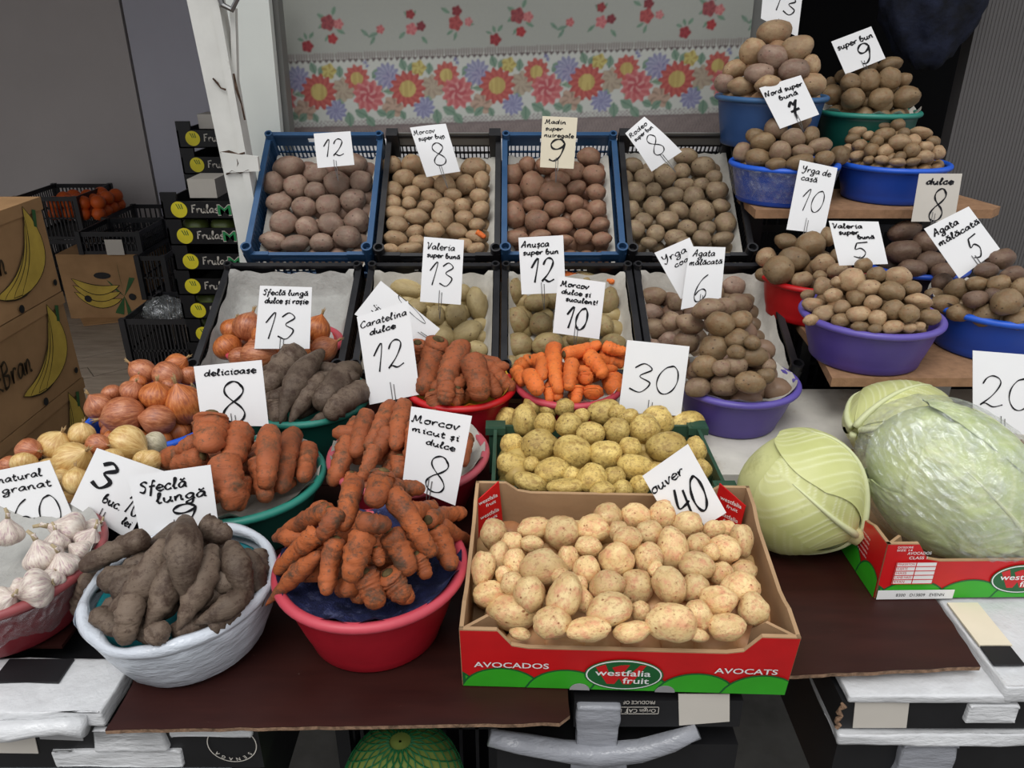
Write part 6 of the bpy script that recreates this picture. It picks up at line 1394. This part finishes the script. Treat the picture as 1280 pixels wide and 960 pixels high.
def face_quad(par, nm, Yf, px, mat, th=.0012):
    return obj(nm, quad_bar(Q(Yf, *px), th), M[mat], par)
# left
o = empty('wrapped_carton', (-.75, .74, .768), 'flat carton in white plastic wrap, left front corner', 'box')
wrap_piece(o, -1.06, -.497, .688, .782, .770, .799, 1)
face_quad(o, 'black_print_patch', .6865, ((40, 855), (40, 855), (40, 855), (40, 855)), 'black_print') if False else None
obj('black_print_patch', MB().box(-.66, -.575, .735, .775, .7975, .8002), M['black_print'], o)
obj('wrap_roll', MB().tube([(-1.06+.0284*k, .684+.003*math.sin(k*1.1), .776+.003*math.sin(k*.8)) for k in range(20)], [.0115+.002*math.sin(k*1.7) for k in range(20)], 12, True, .2, 4), M['wrap'], o, smooth=True)
o = empty('black_carton', (-.7, .83, .69), 'black carton with pale label and round print, left front', 'box')
obj('carton_body', MB().box(-1.06, -.318, .70, .965, .69, .7675), M['black_print'], o)
face_quad(o, 'label', .698, ((-30, 900), (38, 900), (48, 942), (-30, 941)), 'card_grey'); face_quad(o, 'label', .6975, ((42, 899), (100, 899), (104, 926), (50, 924)), 'grey_lining')
wrap_piece(o, -.525, -.43, .690, .72, .725, .768, 5, .006); wrap_piece(o, -.585, -.415, .692, .72, .692, .728, 8, .006); wrap_piece(o, -.43, -.322, .693, .72, .745, .768, 9, .004)
fr = frame(at_y(290, 930, .6975), (1, 0, 0), (0, -1, 0)); rg = MB()
for rr in (.030,):
    n = 40
    for k in range(n):
        a, b = 2*math.pi*k/n, 2*math.pi*(k+1)/n; rg.add([fpt(fr, q*math.cos(t), q*math.sin(t), .0006) for t in (a, b) for q in (rr, rr+.0012)], [(0, 1, 3, 2)])
obj('round_print', rg, M['card_grey'], o); t = MB()
for k, ch in enumerate('SENAGA'):
    a = math.radians(-38-21*k+0); v, f, W_ = text_geo(ch, .01); kk = .0075
    cx, cy = .0235*math.cos(a), .0235*math.sin(a); ex, ey = math.cos(a-math.pi/2), math.sin(a-math.pi/2); ux, uy = math.cos(a), math.sin(a)
    t.add([fpt(fr, cx+ex*(p-W_/2)*kk+ux*q*kk, cy+ey*(p-W_/2)*kk+uy*q*kk, .0008) for p, q in v], f)
obj('round_lettering', t, M['card_grey'], o)
o = empty('black_carton', (-.7, .83, .56), 'lower carton in crumpled white wrap, left front', 'box')
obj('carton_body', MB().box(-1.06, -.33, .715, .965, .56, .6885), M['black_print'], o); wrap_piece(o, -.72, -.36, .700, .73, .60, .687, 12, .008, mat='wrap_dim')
# middle
o = empty('black_carton', (.18, .85, .737), 'black carton with a worn pale label under the new potato box', 'box')
obj('carton_body', MB().box(.079, .292, .722, .965, .737, .7822), M['black_print'], o)
face_quad(o, 'label', .7205, ((848, 868), (912, 868), (912, 902), (849, 907)), 'card_grey')
fr = frame(at_y(772, 890, .7205), (1, 0, 0), (0, -1, 0)); t = MB(); put_text(t, 'Origin CAT 1', fr, .004, .006, .044, .0065, .0008, 0, True); put_text(t, 'PRODUCE OF', fr, .006, .020, .04, .006, .0008, 0, True); obj('printed_lettering', t, M['card_grey'], o)
bx = MB()
for (a, b, c, d) in ((0, .052, .0, .0008), (0, .052, .0115, .0123), (0, .0008, 0, .0123), (.0512, .052, 0, .0123), (.012, .0128, 0, .0123)): bx.prism([(a, c-.003), (b, c-.003), (b, d-.003), (a, d-.003)], .0004, .0006, fr)
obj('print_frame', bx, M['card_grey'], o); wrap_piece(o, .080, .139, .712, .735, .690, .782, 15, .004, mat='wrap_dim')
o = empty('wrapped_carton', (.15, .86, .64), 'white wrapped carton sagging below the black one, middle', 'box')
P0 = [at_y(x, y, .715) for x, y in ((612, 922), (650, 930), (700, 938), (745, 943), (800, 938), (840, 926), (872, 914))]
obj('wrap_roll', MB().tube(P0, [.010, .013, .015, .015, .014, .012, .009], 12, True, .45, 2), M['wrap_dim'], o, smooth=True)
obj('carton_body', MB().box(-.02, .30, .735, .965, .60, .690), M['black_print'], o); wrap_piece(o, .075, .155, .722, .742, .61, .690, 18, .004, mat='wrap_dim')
# right
o = empty('wrapped_carton', (.8, .85, .766), 'carton in white plastic wrap at the right front corner', 'box')
wrap_piece(o, .622, 1.10, .728, .965, .768, .799, 21); wrap_piece(o, .428, .640, .730, .965, .766, .7815, 24, .003, r=.005)
obj('label', MB().box(.628, .672, .80, .885, .7975, .8002), M['card_cream'], o); obj('black_print_patch', MB().box(.628, .668, .765, .798, .7975, .8003), M['black_print'], o)
o = empty('black_carton', (.75, .85, .716), 'black carton with a large pale label, right front', 'box')
obj('carton_body', MB().box(.425, 1.10, .738, .965, .716, .7655), M['black_print'], o)
face_quad(o, 'label', .7365, ((1070, 868), (1138, 868), (1133, 910), (1066, 910)), 'card_grey'); wrap_piece(o, .585, .655, .728, .75, .730, .766, 27, .004)
obj('torn_edge', MB().tube([(.426+.003*math.sin(k*2), .737, .718+.0055*k) for k in range(9)], [.003+.0015*math.sin(k*3) for k in range(9)], 6), M['board_edge'], o)
o = empty('wrapped_carton', (.75, .85, .60), 'lower carton in creased white wrap, right front', 'box')
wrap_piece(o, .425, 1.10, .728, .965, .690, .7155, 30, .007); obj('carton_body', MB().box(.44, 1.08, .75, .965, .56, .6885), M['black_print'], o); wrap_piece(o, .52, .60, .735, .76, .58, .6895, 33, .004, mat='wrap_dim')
mesh_crate('plastic_crate', -.30, -.03, 1.0, 1.3, .30, .55, 'crate_dark', 'added dark crate standing in for the shade under the table')  # added dark crate: keeps the gap below the tabletop black like deep shade
o = tag(obj('net_bag', MB().lathe([(.002, -.09)]+[(.088*math.cos(a), .09*math.sin(a)) for a in [math.radians(-80+8*k) for k in range(21)]]+[(.002, .09)], 40, c=(-.161, .80, .53)), M['net_cabbage'], None, Vector((-.161, .80, .44)), True), 'cabbage in a green net under the table front', 'cabbage')
nb = MB()
for k in range(22):
    for sg in (-1, 1):
        pts = [(-.161+.0905*math.cos(t)*math.cos(k*.2856+sg*t), .80+.0905*math.cos(t)*math.sin(k*.2856+sg*t), .53+.0925*math.sin(t)) for t in [math.radians(-60+10*q) for q in range(15)]]
        nb.tube(pts, .0011, 4, False)
obj('net', nb, M['net'], o)
tag(obj('support_carton', MB().box(-.22, -.10, .85, .93, 0.0005, .438), M['crate_dark'], None, Vector((-.16, .89, 0))), 'dark carton under the netted cabbage', 'box')
